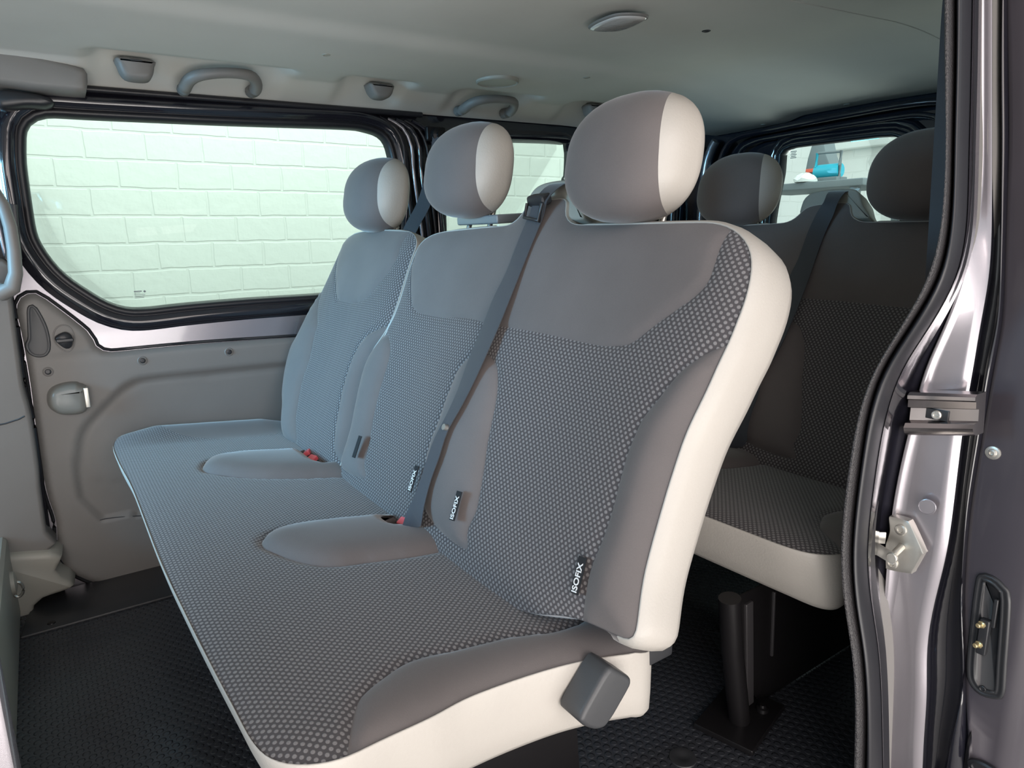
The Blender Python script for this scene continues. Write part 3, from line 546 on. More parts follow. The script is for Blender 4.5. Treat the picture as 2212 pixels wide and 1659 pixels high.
# ceiling (headliner): moulded profile
def zceil(x,y):
    pr=[(.42,.425),(.55,.445),(.80,.462),(.97,.468),(1.01,.474),(1.3,.478),(1.60,.474),(1.66,.458),(1.84,.452),(2.03,.449),(2.08,.446),(2.13,.425),(2.2,.3995)]
    z=np.interp(y,[p[0] for p in pr],[p[1] for p in pr])
    z+= .0125*min(max(x-.2,0),1.7)
    q=min(max((x-1.75)/.65,0),1); z-= .072*q*q*(3-2*q)*(1 if y<2.0 else max(.55,(2.2-y)/.2))
    # recesses around the grab handles
    for cx_,hw in ((.42,.235),(.93,.10),(1.37,.15),(1.82,.12)):
        wx=1/(1+math.exp(min(50,(abs(x-cx_)-hw)/.008)))
        if 1.99<y<2.2:
            t=(y-1.99); z+= wx*.032*(min(1,t/.03) if t<.05 else max(0,(.2-t)/.15)**.8)
    return z
xs=np.concatenate([np.arange(-1.6,.1,.05),np.arange(.1,2.0,.010),np.arange(2.0,2.47,.03)]); ys=np.concatenate([np.linspace(.42,1.55,24),np.linspace(1.57,2.0,22),np.linspace(2.005,2.2,26)])
o=grid_mesh('ceiling',xs,ys,lambda x,y:(x,y,zceil(x,y)),M_HEAD,flip=False); struct(o)
# outer roof skin
o=grid_mesh('trim_2',np.linspace(-1.7,2.55,12),np.linspace(.36,2.28,16),lambda x,y:(x,y,.56-.10*(abs(y-1.32)/.96)**4),M_DOOR); struct(o); o['label']='outer roof skin of the van'
# far wall with window openings
glass=ccw(smooth_closed(catmull(D['glass'],True,.02),1))
win2=ccw(catmull(D['win2'],True,.03)); win2=np.clip(win2,[1.236,-.2],[1.83,.36])
wall_out=np.array([(-1.6,-1.0),(2.46,-1.0),(2.46,.52),(-1.6,.52)])
wo=np.array([p for a,b in segs_of(wall_out) for p in [a+(b-a)*t for t in np.linspace(0,1,30,endpoint=False)]])
front_win=ccw(catmull([(-1.3,-.1),(-.35,-.12),(-.33,.2),(-.4,.3),(-1.0,.3),(-1.3,.1)],True,.05))
o=panels(wo,[None],.08,lambda q:np.zeros(len(q)),FW(W0+.012),[M_BODY],['wall_left'],[None],holes=[offset(glass,.012),offset(win2,.0),front_win],flip=True,smooth=False)[0]; struct(o)
# painted door skin band under and around the window
dskin=ccw(np.array([(-.075,-.98),(1.07,-.98),(1.07,.365),(.9,.385),(-.045,.36),(-.055,.1)]))
dsk=np.array([p for a,b in segs_of(dskin) for p in [a+(b-a)*t for t in np.linspace(0,1,14,endpoint=False)]])
lip=offset(glass,.060)
door=struct(thing('door_1','sliding side door on the far side with large window','door',(.5,2.2,-.97)))
for k_ in ('category','label'): del door[k_]
o=panels(dsk,[None],.06,lambda q:np.full(len(q),.004),FW(W0),[M_META],['door_skin'],[door],holes=[offset(glass,.050)],flip=True,smooth=False)[0]
o['label']='lavender grey painted steel around the window'
shell('window_surround',offset(glass,.022),[(0,.012),(.010,.022),(.022,.024),(.032,.016),(.038,.006),(.046,.003)],FW(W0),M_BODY,door,cap=False)
shell('window_seal',glass,[(-.001,-.022),(.0,.000),(.004,.010),(.011,.015),(.018,.013),(.022,.006),(.025,.016),(.031,.014),(.034,.002)],FW(W0),M_RUB,door,cap=False)
win=shell('window_1',glass,[(.004,-.017),(.004,-.013)],FW(W0),M_GLASS,None,cap=True,capstart=True); struct(win)
# etched glass stamp
P=D['glass_mark']
st=[]
for k in range(5):
    z0=P[0][1]-.004-k*.0045; wd=[.020,.016,.028,.026,.024][k]
    st.append(rbox('glass_stamp',((P[0][0]+.006+wd/2),W0+.0125,z0),(wd,.0004,.0013 if k else .003),M_GREY,win,bev=0))
st.append(lathe('glass_stamp',(P[1][0]-.004,W0+.0125,P[0][1]-.005),[(.0038,0),(.0038,.0004)],(0,-1,0),M_GREY,win,seg=4))
join_into(st[0],st[1:])
# black gasket along the leading edge of the far door
E=[(p[0],W0-.006,p[1]) for p in catmull(D['door_edge'][0:17],False,.03)]
tube('door_gasket',E,.011,M_RUB,door,seg=8)
# door card with moulded grooves
card=[p for p in D['card'] if p[1]>-1.2 and p[0]<1.2]
card=np.array([p for p in card if not (p[0]>.1 and p[1]<-.9)]+[]) 
cc=D['card']; cardP=np.array(cc[0:15]+[[1.22,-.99],[.6,-1.0],[.12,-.997]]+cc[18:]); cardP=ccw(catmull(cardP,True,.02))
ga=[tuple(p) for p in D['groove_a']]; gb=[tuple(p) for p in D['groove_b']]
ga=catmull(ga,False,.02); gb=catmull(gb,False,.02)
inner=np.array(list(ga)+[(.35,-.735),(1.3,-.80),(1.3,-.3)])
band=np.array(list(gb)+[(.01,-.70),(.05,-.78),(.35,-.80),(1.35,-.85),(1.35,-.28)])
ctri=catmull(D['crease_tri'],False,.02)
SA=segs_of(ga,False); SB=segs_of(gb,False)
def card_h(q):
    h=np.full(len(q),.020); i1=inside(inner,q); i2=inside(band,q)&~i1
    da=dist(q,SA); db=dist(q,SB)
    h=np.where(i1,.008,h); h=np.where(i1&(da<.006),.0062,h)
    t=np.clip(db/(da+db+1e-9),0,1); h=np.where(i2,.020-.013*np.clip(t*1.3,0,1),h)
    de=dist(q,segs_of(cardP)); h-=.012*np.exp(-(de/.006)**2)
    dt=dist(q,segs_of(ctri,False)); h-=.004*np.exp(-(dt/.005)**2)
    return h
crd=panels(cardP,[None],.011,card_h,FW(W0),[M_PLAST],['door_card'],[door],flip=True)[0]
for P_,nm in (((D['panel_c']),'x'),):
    pc=catmull(P_,False,.02); t=tube('door_card_seam',[(p[0],W0-.0185,p[1]) for p in pc],.0012,M_PLDK,crd,seg=6)
# dark reveal line round the card
tube('card_edge_seal',[(p[0],W0-.004,p[1]) for p in offset(cardP,.006)],.005,M_BLKP,crd,seg=6,closed=True)
# recessed inner handle, lock knob, grip, screw caps
td=ccw(catmull(D['teardrop'],True,.008))
shell('door_handle',td,[(.004,.016),(.003,.022),(.0,.0245),(-.003,.0225),(-.006,.0215)],FW(W0),M_PLDK,door)
kr=ccw(catmull(D['knob_ring'],True,.006)); shell('lock_bezel',kr,[(.002,.017),(.0015,.0225),(-.0015,.0225),(-.003,.018)],FW(W0),M_PLAST,door)
kn=ccw(catmull(D['knob'],True,.006)); lk=shell('lock_knob',kn,[(0,.014),(-.001,.032),(-.004,.036)],FW(W0),M_BLKP,door)
kc=kn.mean(0); rbox('knob_rib',(kc[0],W0-.038,kc[1]),(.040,.010,.010),M_BLKP,lk,bev=.004)
gp=ccw(catmull(D['grip'],True,.008))
g=shell('latch_housing',gp,[(.002,.012),(.0,.024),(-.0015,.034),(-.005,.044),(-.010,.050),(-.016,.053),(-.022,.0545)],FW(W0),M_PLSM,door)
g['label']='bulging grey plastic housing'
ex=gp[:,0].max(); rbox('chrome_edge',(ex-.004,W0-.034,gp[:,1].mean()),(.012,.030,.056),M_STEEL,g,bev=.003)
for p in D['screws']:
    lathe('screw_cap',(p[0],W0-.017,p[1]),[(.0135,0),(.0135,.003),(.011,.0045),(.0095,.0035),(.0095,.001)],(0,-1,0),M_PLAST,door)
    lathe('screw_head',(p[0],W0-.020,p[1]),[(.0075,0),(.0075,.003),(.006,.004),(.003,.004)],(0,-1,0),M_BLKP,door,seg=16)
# rail strip between headliner and window
tube('trim_3',[(x,W0-.012,.3915+.0145*(x+.0)/1.1) for x in np.linspace(-.4,1.15,30)],.009,M_RUB,seg=8)
struct(bpy.data.objects['trim_3'])
o=ribbon('trim_4',[(x,W0-.006,.372+.004*x) for x in (-.4,.3,1.1)],[(x,W0-.002,.352+.004*x) for x in (-.4,.3,1.1)],.006,M_BODY); struct(o)
# second far window
shell('trim_5',win2,[(-.008,-.03),(.0,.006),(.010,.014),(.022,.012),(.034,.004)],FW(W0),M_BODY,None,cap=False); struct(bpy.data.objects['trim_5'])
w2=shell('window_2',win2,[(.01,-.03),(.01,-.026)],FW(W0),M_GLASS,None,cap=True,capstart=True); struct(w2)
# pillar between the two far windows: pressed ribs and seals
def P3(k): return np.array(D[k])
for i,(x0,x1,r,m) in enumerate([(1.045,1.085,.010,M_RUB),(1.075,1.118,.007,M_META),(1.105,1.145,.009,M_BODY),(1.135,1.172,.006,M_RUB),(1.165,1.2,.008,M_BODY)]):
    pts=[(x0-.05,W0-.006,.385),(x0+.0,W0-.012,.36),(x0+.028,W0-.016,.30),(x0+.032,W0-.018,.2),(x1+.01,W0-.018,.0),(x1+.02,W0-.016,-.2),(x1+.02,W0-.01,-.6)]
    o=tube('trim_%d'%(6+i),catmull(pts,False,.03),r,m,seg=8); struct(o)
rt=thing('seat_belt','dark seat belt running down the pillar behind the middle headrest','seat belt',(1.17,2.13,.33))
ribbon('webbing',[(1.168,2.15,.335),(1.15,2.15,.25),(1.10,2.15,.12),(1.045,2.15,.035),(1.0,2.14,-.05)],[(1.215,2.12,.335),(1.20,2.12,.25),(1.135,2.12,.11),(1.085,2.12,.035),(1.03,2.11,-.05)],.0014,M_BELT,rt)
join_into(lathe('anchor',(1.19,2.16,.34),[(.022,-.02),(.026,0),(.022,.016),(.012,.02),(.011,.028)],(0,-1,0),M_BLK,rt),[rbox('anchor',(1.19,2.17,.345),(.075,.02,.05),M_BLK,rt,bev=.008)])
# far B pillar trims at the front end
bp=ccw(catmull(D['bpillar'][:10]+[[-.41,-.79],[-.41,-.03]],True,.03)); 
o=shell('trim_11',bp,[(.001,-.08),(.0,-.02),(-.002,-.003),(-.010,.0)],FW(2.12),M_PLAST,None); struct(o)
o['label']='grey pillar trim left of the far door'
tube('trim_12',[(p[0],2.1195,p[1]) for p in catmull([(-.42,-.452),(-.25,-.452),(-.12,-.448),(-.078,-.435)],False,.02)],.0022,M_PLDK,seg=6); struct(bpy.data.objects['trim_12'])
bs=ccw(catmull(D['bstep'],True,.02))
o=shell('trim_13',bs,[(.01,-.09),(.004,-.01),(.0,-.002),(-.008,.002)],FW(2.10),M_PLBG,None); struct(o)
wd=ccw(catmull(D['wedge'],True,.02)); o=shell('trim_14',wd,[(.006,-.09),(.004,-.01),(-.002,-.001),(-.010,.001)],FW(2.10),M_PLAST,None); struct(o); o['label']='grey plastic corner cover under the headliner'
tk=ccw(catmull(D['track'],True,.01)); o=shell('trim_15',tk,[(.002,-.05),(.0,0),(-.006,.006)],FW(2.13),M_BLKP,None); struct(o)
pb=ccw(np.array(D['pill_blk'])); o=plate('trim_16',pb,FW(2.14),-.05,.0,M_BLKP); struct(o)
tube('trim_17',[(-.092,2.17,.34),(-.078,2.17,.2),(-.065,2.17,.08),(-.058,2.17,-.08)],.006,M_META,seg=8); struct(bpy.data.objects['trim_17'])
gh=thing('grab_handle','curved grey grab loop on the front pillar at the left edge','handle',(-.04,2.1,0))
tube('grip',[(-.075,2.10,.17)]+[(p[0],2.04,p[1]) for p in D['grabL'][1:7]]+[(-.08,2.10,-.112)],[.013,.013,.014,.014,.015,.018,.02,.02],M_PLAST,gh,seg=12,up=(0,1,0))
# front step riser below the front seats
o=rbox('trim_18',(-.40,1.38,-.86),(.48,1.50,.23),M_PLBG,bev=.02); struct(o); o['label']='beige grey step riser behind the front seats'
hk=thing('tie_down_eye','small metal tie down eye on the beige step riser','fitting',(-.155,2.0,-.85))
tube('ring',[(-.15+.012*math.cos(a),2.0,-.85+.02*math.sin(a)) for a in np.linspace(0,2*math.pi,16,endpoint=False)],.004,M_STEEL,hk,seg=6,closed=True)
lathe('boss',(-.162,2.0,-.83),[(.03,0),(.028,.01),(.012,.014)],(1,0,0),M_PLBG,hk)
# headliner fittings
def surf(x,y): return zceil(x,y)
def grab(name,xl,xr,zl,zr,label):
    t=thing(name,label,'handle',((xl+xr)/2,2.11,(zl+zr)/2),'grab handles above the far windows')
    cx=(xl+xr)/2; w=(xr-xl)/2
    pts=[(xl+.006,2.15,zl+.012),(xl+.004,2.11,zl+.012),(xl+.010,2.075,zl+.024),(xl+.035,2.045,zl+.034),(cx,2.036,(zl+zr)/2+.038),(xr-.035,2.045,zr+.034),(xr-.010,2.075,zr+.024),(xr-.004,2.11,zr+.012),(xr-.006,2.15,zr+.012)]
    P=catmull(pts,False,.012); n=len(P); r=[.0155+.002*math.cos(2*math.pi*i/(n-1)) for i in range(n)]; P[:,2]-=.003
    tube('grip',P,r,M_PLAST,t,seg=12,up=(0,1,0))
    return t
grab('grab_handle',.392,.585,.398,.410,'long grey grab handle above the large far window')
grab('grab_handle',1.265,1.465,.414,.421,'grey grab handle beneath the round ceiling grille')
def clip(xl,xr,zb,zt,label):
    t=thing('coat_hook',label,'hook',((xl+xr)/2,2.1,zb),'coat hooks on the headliner')
    zb-=.012; P=ccw(catmull([(xl,zt),(xr,zt),(xr+.001,zt-.016),(xr-.006,zb+.010),(xr-.02,zb),(xl+.02,zb),(xl+.006,zb+.010),(xl-.001,zt-.016)],True,.006))
    F_=Frame((0,2.118,0),(1,0,0),(0,-.25,.97),(0,-.97,-.25)); 
    # use a plain upright frame leaning with the liner
    shell('cover',P,[(.002,-.04),(.001,-.004),(-.003,.004),(-.010,.007)],FW(2.068),M_PLAST,t)
    rbox('slot',((xl+xr)/2,2.061,zt-.006),((xr-xl)*.34,.006,.003),M_PLDK,t,bev=.001)
clip(.240,.318,.420,.456,'grey coat hook cover left of the long grab handle')
clip(.918,.990,.438,.466,'grey coat hook cover above the rear end of the big window')
clip(1.80,1.875,.452,.482,'grey coat hook cover right of the second grab handle')
dx,dy=D['dome'][0],D['dome'][1]
t=thing('ceiling_speaker','round grey grille set in the headliner above the second handle','speaker',(dx,dy,.452))
lathe('grille',(dx,dy,zceil(dx,dy)+.004),[(.066,0),(.066,.010),(.062,.013),(.058,.010),(.04,.012),(.01,.013)],(0,0,-1),M_PLBG,t,seg=40)
lz=.472
t=thing('ceiling_lamp','clear wedge shaped interior lamp in the middle of the headliner','lamp',(1.17,1.25,lz))
A,B_,C_,D_=[P3(k)[:2] for k in ('lampA','lampB','lampC','lampD')]
FC=Frame((0,0,lz+.002),(1,0,0),(0,1,0),(0,0,-1))
shell('bezel',ccw(catmull([A,B_,C_,D_],True,.01)),[(.002,-.002),(.001,.002),(-.003,.003)],FC,M_PLAST,t)
shell('lens',ccw(catmull([A,B_,C_,D_],True,.01)),[(-.002,.0),(-.004,.005),(-.012,.007)],FC,M_LENS,t)
for k,lb in (('h0','small recessed headliner stud left of the round grille'),('h1','round headliner stud right of the ceiling lamp'),('h2','round headliner stud near the top right corner'),('h3','small headliner stud right of the round grille'),('h4','headliner stud near the rear edge, farther one'),('h5','headliner stud near the rear edge, nearer one')):
    p=D[k]; x=min(p[0],2.40); lathe_o=lathe('headliner_stud',(x,p[1],zceil(x,p[1])+.001),[(.011,0),(.011,.002),(.008,.003),(.003,.001)],(0,0,-1),M_PLDK if k in('h1','h2') else M_PLBG,None,seg=16); tag(lathe_o,lb,'fixing','headliner studs')
# moulded seam line across the liner (raised fold)
P=[(x,.985-.07*(x-1.25)/.7,0) for x in np.linspace(-1.2,2.3,60)]
o=tube('trim_19',[(p[0],p[1],zceil(p[0],p[1])+.0012) for p in P],.003,M_HEAD,seg=8); struct(o)
# ================= REAR WALL =================
rg=ccw(catmull([(1.665,-.1),(1.683,.24),(1.679,.295),(1.664,.312),(1.633,.3195),(1.475,.3195),(1.296,.3185),(1.2515,.315),(1.215,.300),(1.187,.273),(1.17,.23),(1.13,-.1)],True,.03))
rg2=rg.copy(); rg2[:,0]=2.26-rg2[:,0]+ .0; rg2=ccw(rg2)
ro=np.array([(.42,-1.0),(2.2,-1.0),(2.2,.55),(.42,.55)]); ro=np.array([p for a,b in segs_of(ro) for p in [a+(b-a)*t for t in np.linspace(0,1,14,endpoint=False)]])
o=panels(ro,[None],.07,lambda q:np.zeros(len(q)),FR(2.462),[M_BODY],['wall_back'],[None],holes=[offset(rg,.004),offset(rg2,.004)],smooth=False)[0]; struct(o)
for i,gg in enumerate((rg,rg2)):
    o=shell('window_%d'%(3+i),gg,[(.006,-.02),(.006,-.016)],FR(2.462),M_GLASS2,None,cap=True,capstart=True); struct(o)
    if i==0:
        st=[rbox('glass_stamp',(2.4775,1.645-.002*k%1*0-.0,.300-.006*k),(.0004,.020 if k%2 else .026,.0025),M_GREY,o,bev=0) for k in range(5)]
        join_into(st[0],st[1:])
    o=shell('trim_%d'%(20+i),gg,[(-.006,-.03),(-.006,.008),(.004,.018),(.014,.014),(.018,.004),(.026,.012),(.040,.020),(.050,.010),(.056,.0)],FR(2.455),M_BODY,None,cap=False); struct(o)
    o=shell('trim_%d'%(22+i),gg,[(-.010,-.012),(-.008,.016),(.002,.020),(.006,.012)],FR(2.455),M_RUB,None,cap=False); struct(o)
# header pressings and gutter over the rear doors
pts=[(2.43,1.98,.20),(2.42,1.93,.33),(2.41,1.86,.372),(2.40,1.70,.382),(2.40,1.4,.392),(2.40,1.20,.395),(2.41,1.08,.385),(2.42,1.02,.34),(2.43,1.0,.2)]
o=tube('trim_24',catmull(pts,False,.03),.012,M_BODY,seg=10); struct(o)
pts=[(2.42,1.90,.10),(2.42,1.86,.30),(2.42,1.80,.345),(2.42,1.68,.356),(2.42,1.3,.363),(2.42,1.14,.355),(2.42,1.08,.30),(2.42,1.05,.1)]
o=tube('trim_25',catmull(pts,False,.03),.010,M_BODY,seg=10); struct(o)
pts=[(2.36,2.15,-.5),(2.36,2.14,.1),(2.36,2.10,.30),(2.37,2.05,.38)]
o=tube('trim_26',catmull(pts,False,.04),.03,M_BODY,seg=12); struct(o)
pts=[(2.40,2.03,-.5),(2.40,2.02,.1),(2.40,2.0,.30),(2.40,1.96,.37)]
o=tube('trim_27',catmull(pts,False,.04),.018,M_META,seg=12); struct(o)
o=plate('trim_28',ccw(np.array([(.84,.26),(1.06,.28),(1.08,.36),(1.10,.405),(.84,.41)])),FR(2.44),-.01,.012,M_BLKP); struct(o)
# ================= NEAR SIDE: rear jamb of the sliding door opening =================
def lvl(k): return np.array(D['j_'+k])
def loft(name, curves, mat, parent=None, sub=1, pw=None):
    n=len(curves[0]); m=len(curves); V=[];F=[]
    fine=[]
    for c in curves: fine.append(catmull(c,False,.02) if False else np.array([[np.interp(t,range(n),c[:,k]) for k in range(3)] for t in np.linspace(0,n-1,(n-1)*4+1)]))
    # smooth along the length
    for c in fine:
        for _ in range(6): c[1:-1]=.25*c[:-2]+.5*c[1:-1]+.25*c[2:]
    n=len(fine[0])
    for c in fine: V+=list(c)
    for i in range(m-1):
        for j in range(n-1): F.append((i*n+j,(i+1)*n+j,(i+1)*n+j+1,i*n+j+1))
    return link_mesh(name,V,F,mat,parent)
def extend(c):  # carry the curve a bit past the picture's edge
    c=np.array(c); a=c[0]+(c[0]-c[1])*1.5; b=c[-1]+(c[-1]-c[-3])*1.0; return np.vstack([a,c,b])
J={k:extend(lvl(k)) for k in ('seal_in','seal_mid','bulb_out','recess','face_l','face_r','dark_r','door_l')}
def mid(a,b,t,off=(0,0,0)): return a*(1-t)+b*t+np.array(off)
# inner wall behind the jamb
o=loft('wall_right',[J['seal_in']*[0,1,1]+[2.46,.015,0],J['seal_in']+[.3,.015,0],J['seal_in']+[.06,.012,0],J['seal_in']+[.012,.0,0]],M_PLAST); struct(o)
o=loft('trim_29',[J['seal_in']+[.03,.004,0],J['seal_in'],mid(J['seal_in'],J['seal_mid'],.25,(-.012,-.003,0)),mid(J['seal_in'],J['seal_mid'],.6,(-.014,-.004,0)),J['seal_mid'],J['seal_mid']+[.02,.006,0]],M_TEXR); struct(o); o['label']='grained black rubber edge trim of the door opening'
sm,bo=J['seal_mid']+[.004,0,0],J['bulb_out']
o=loft('trim_30',[sm+[.03,0,0],sm]+[mid(sm,bo,t,(-.020*math.sin(math.pi*t),-.004*math.sin(math.pi*t),0)) for t in (.12,.25,.4,.55,.7,.85)]+[bo,bo+[.04,.005,0]],M_RUB); struct(o); o['label']='smooth black rubber bulb seal of the door opening'
jr=[bo+[.01,0,0],mid(bo,J['recess'],.4,(.03,.0,0)),J['recess'],mid(J['recess'],J['face_l'],.5,(.01,0,0)),J['face_l']+[.012,.0,0]]
o=loft('trim_31',jr,M_BODY); struct(o)  # black colour here stands for the dark interior the recess reflects
fl,fr=J['face_l'],J['face_r']
ledge=[fl+[.012,0,0],fl+[.002,-.0015,0],fl+[-.001,-.004,0],fl+[.006,-.007,0]]
face=[mid(fl,fr,t,(.006*(1-t),-.007*(1-t),0)) for t in (0,.2,.4,.6,.8,1)]
jf=loft('door_pillar',ledge+face[1:]+[fr+[.006,-.003,0]],M_META)
tag(jf,'tall lavender grey painted rear door pillar at the right, striker plate on it','pillar')
dr=J['dark_r']
o=loft('trim_32',[fr+[.006,-.003,0],fr+[.05,.010,0],mid(fr,dr,.5,(.045,.010,0)),dr+[.02,.004,0],dr,mid(dr,J['door_l'],.5,(0.0,0,0)),J['door_l']+[.03,0,0]],M_BODY); struct(o)  # second pillar recess, its dark reflection put into the black colour
# plug outline, rail and striker on the pillar
px=fl; 
def X2(k): return np.array(D[k])
lathe('plug',X2('plug')+[-.0,-.0,0],[(.0125,-.002),(.0125,.0005),(.0118,.0007),(.0115,.0001),(.002,.0002)],(-1,-.25,0),M_META,jf,seg=28)
rl=thing('door_rail','polished metal end of the sliding door rail crossing the rear pillar','rail',tuple(X2('rail_tl')))
tl,tr,br,bl=[X2(k) for k in ('rail_tl','rail_tr','rail_br','rail_bl')]
def bil(u,v,n=0.):
    p=(tl*(1-u)+tr*u)*(1-v)+(bl*(1-u)+br*u)*v; return p+np.array([-n,0,0])
prof=[(0,-.02),(.0,.010),(.06,.016),(.14,.016),(.18,.012),(.34,.011),(.36,.004),(.38,.001),(.66,.001),(.68,.004),(.70,.014),(.80,.018),(.92,.014),(1.0,.006),(1.0,-.02)]
V=[];F=[]
us=np.linspace(0,1,8)
for u in us:
    for v,n_ in prof: V.append(bil(u,v,n_))
m=len(prof)
for i in range(len(us)-1):
    for j in range(m-1): F.append((i*m+j,i*m+j+1,(i+1)*m+j+1,(i+1)*m+j))
F.append(tuple(range(m))); F.append(tuple((len(us)-1)*m+j for j in range(m))[::-1])
angle_smooth(link_mesh('track',V,F,plain('polished_rail',(.50,.47,.47),.2,metal=1),rl,recalc=True),30)
rbox('slot',bil(.42,.52,.002),(.004,.032,.016),M_BLKP,rl,bev=.001); 
lathe('bolt',bil(.42,.52,.003),[(.0075,0),(.0075,.003),(.006,.0045),(.004,.0045),(.003,.003)],(-1,0,0),M_STEEL,rl,seg=16)
sk=thing('door_striker','zinc plated striker plate with a bent loop on the rear pillar','striker',tuple(X2('striker')))
FS=FR(1.112)
sp=[(.513,-.470),(.5085,-.466),(.486,-.465),(.479,-.470),(.4565,-.508),(.4565,-.514),(.4675,-.548),(.472,-.553),(.505,-.560),(.5095,-.556),(.511,-.541),(.5135,-.52),(.5095,-.493)]
plate('plate',ccw(catmull(sp,True,.004)),FS,-.012,.004,M_STEEL,sk,bev=.001)
lathe('bolt',(1.108,.492,-.483),[(.0095,0),(.0095,.002),(.008,.003),(.005,.003),(.004,.001)],(-1,0,0),M_STEEL,sk,seg=18)
lathe('bolt',(1.108,.500,-.546),[(.0095,0),(.0095,.002),(.008,.003),(.005,.003),(.004,.001)],(-1,0,0),M_STEEL,sk,seg=18)
lathe('pin',(1.108,.488,-.512),[(.006,0),(.006,.03)],(-1,0,-.25),M_STEEL,sk,seg=14)
lp=[(1.106,.514,-.505),(1.10,.522,-.506),(1.088,.527,-.51),(1.078,.522,-.514),(1.076,.508,-.516),(1.076,.492,-.520),(1.0765,.483,-.521)]
ribbon('loop',[(a,b,c+.010) for a,b,c in lp],[(a,b,c-.010) for a,b,c in lp],.003,M_STEEL,sk)
lathe('rivet',(1.077,.4865,-.521),[(.0085,-.001),(.0085,.003),(.0075,.004)],(-1,0,0),M_STEEL,sk,seg=18)
# open sliding door edge at the far right
sd=struct(thing('door_2','x','x',(1.22,.38,-.97)))
for k_ in ('category','label'): del sd[k_]
dl=J['door_l']; 
o=loft('door_edge',[dl+[1.2,0,0],dl+[.02,.004,0],dl+[.006,.002,0],dl,dl+[-.001,-.006,0],dl*[1,0,1]+[0,.385,0],dl*[1,0,1]+[0,.345,0],dl*[1,0,1]+[.006,.325,0],dl*[1,0,1]+[.03,.318,0],dl*[1,0,1]+[1.2,.318,0]],M_DOOR,sd)
lathe('bolt',X2('bolt')*[.9754,.99,.9754]+[-.001,0,0],[(.0115,-.002),(.0105,.0012),(.0075,.002),(.0065,.002),(.006,.0035),(.0035,.0045),(.003,.002)],(-1,0,0),M_STEEL,sd,seg=22)
ct=thing('contact_block','black recessed contact box with two brass pins on the open door edge','electrical contact',(1.187,.384,-.66))
cp=ccw(catmull([(.410,-.566),(.392,-.562),(.375,-.572),(.3655,-.592),(.358,-.70),(.355,-.752),(.362,-.764),(.385,-.770),(.402,-.758),(.409,-.73),(.412,-.65),(.413,-.59)],True,.008))
shell('gasket',cp,[(.002,-.002),(.0015,.003),(-.001,.0045),(-.004,.004),(-.006,.0025),(-.008,.004),(-.010,.0045),(-.0115,.0035),(-.012,.001)],FR(1.189),M_BLKP,ct)
rbox('block',(1.1820,0.3905,-.665),(.012,.014,.062),M_BLKP,ct,bev=.003)
rbox('rib',(1.1845,0.3810,-.62),(.006,.006,.05),M_BLKP,ct,bev=.002)
ct.location.y-=.0095; ct.location.z+=.016; ORIG_CT=ct.location.copy()
for zz in (-.643,-.679): lathe('pin',(1.1770,0.3935,zz),[(.006,-.002),(.006,.002),(.004,.003),(.004,.010),(.003,.011)],(-1,.25,0),plain('brass',(.75,.62,.35),.3,metal=.9) if zz>-.65 else bpy.data.materials['brass'],ct,seg=8)
lathe('stud',(1.1855,0.3820,-.757),[(.005,0),(.005,.003),(.004,.0035),(.003,.002)],(-1,0,0),M_BLKP,ct,seg=14)
lathe('grommet',(1.1865,0.3520,-.885),[(.03,-.001),(.029,.004),(.022,.006),(.02,.003)],(-1,0,0),M_RUB,sd,seg=28,sx=.9,sy=.5)
# near B pillar base at bottom left
o=plate('trim_33',ccw(np.array([(-.17,-.97),(-.0575,-.97),(-.0560,-.34),(-.0555,-.25),(-.075,.40),(-.17,.40)])),FW(.50),-.03,.0,M_META); struct(o)
# near side header over the opening
o=rbox('trim_34',(.5,.43,.44),(4.2,.06,.05),M_BODY,bev=.01); struct(o)
# hanging belt at the near rear pillar
t=thing('seat_belt','charcoal webbing hanging straight beside the grained door edge trim','seat belt',(1.35,.61,.36))
zs=[.43,.37,.2,0,-.12,-.3,-.5]
L=[(1.35,np.interp(z,[-.5,-.124,.37],[.583,.6048,.6287]),z) for z in zs]; R_=[(1.36,b-.047,c) for a,b,c in L]
ribbon('webbing',L,R_,.0014,M_BELT,t)
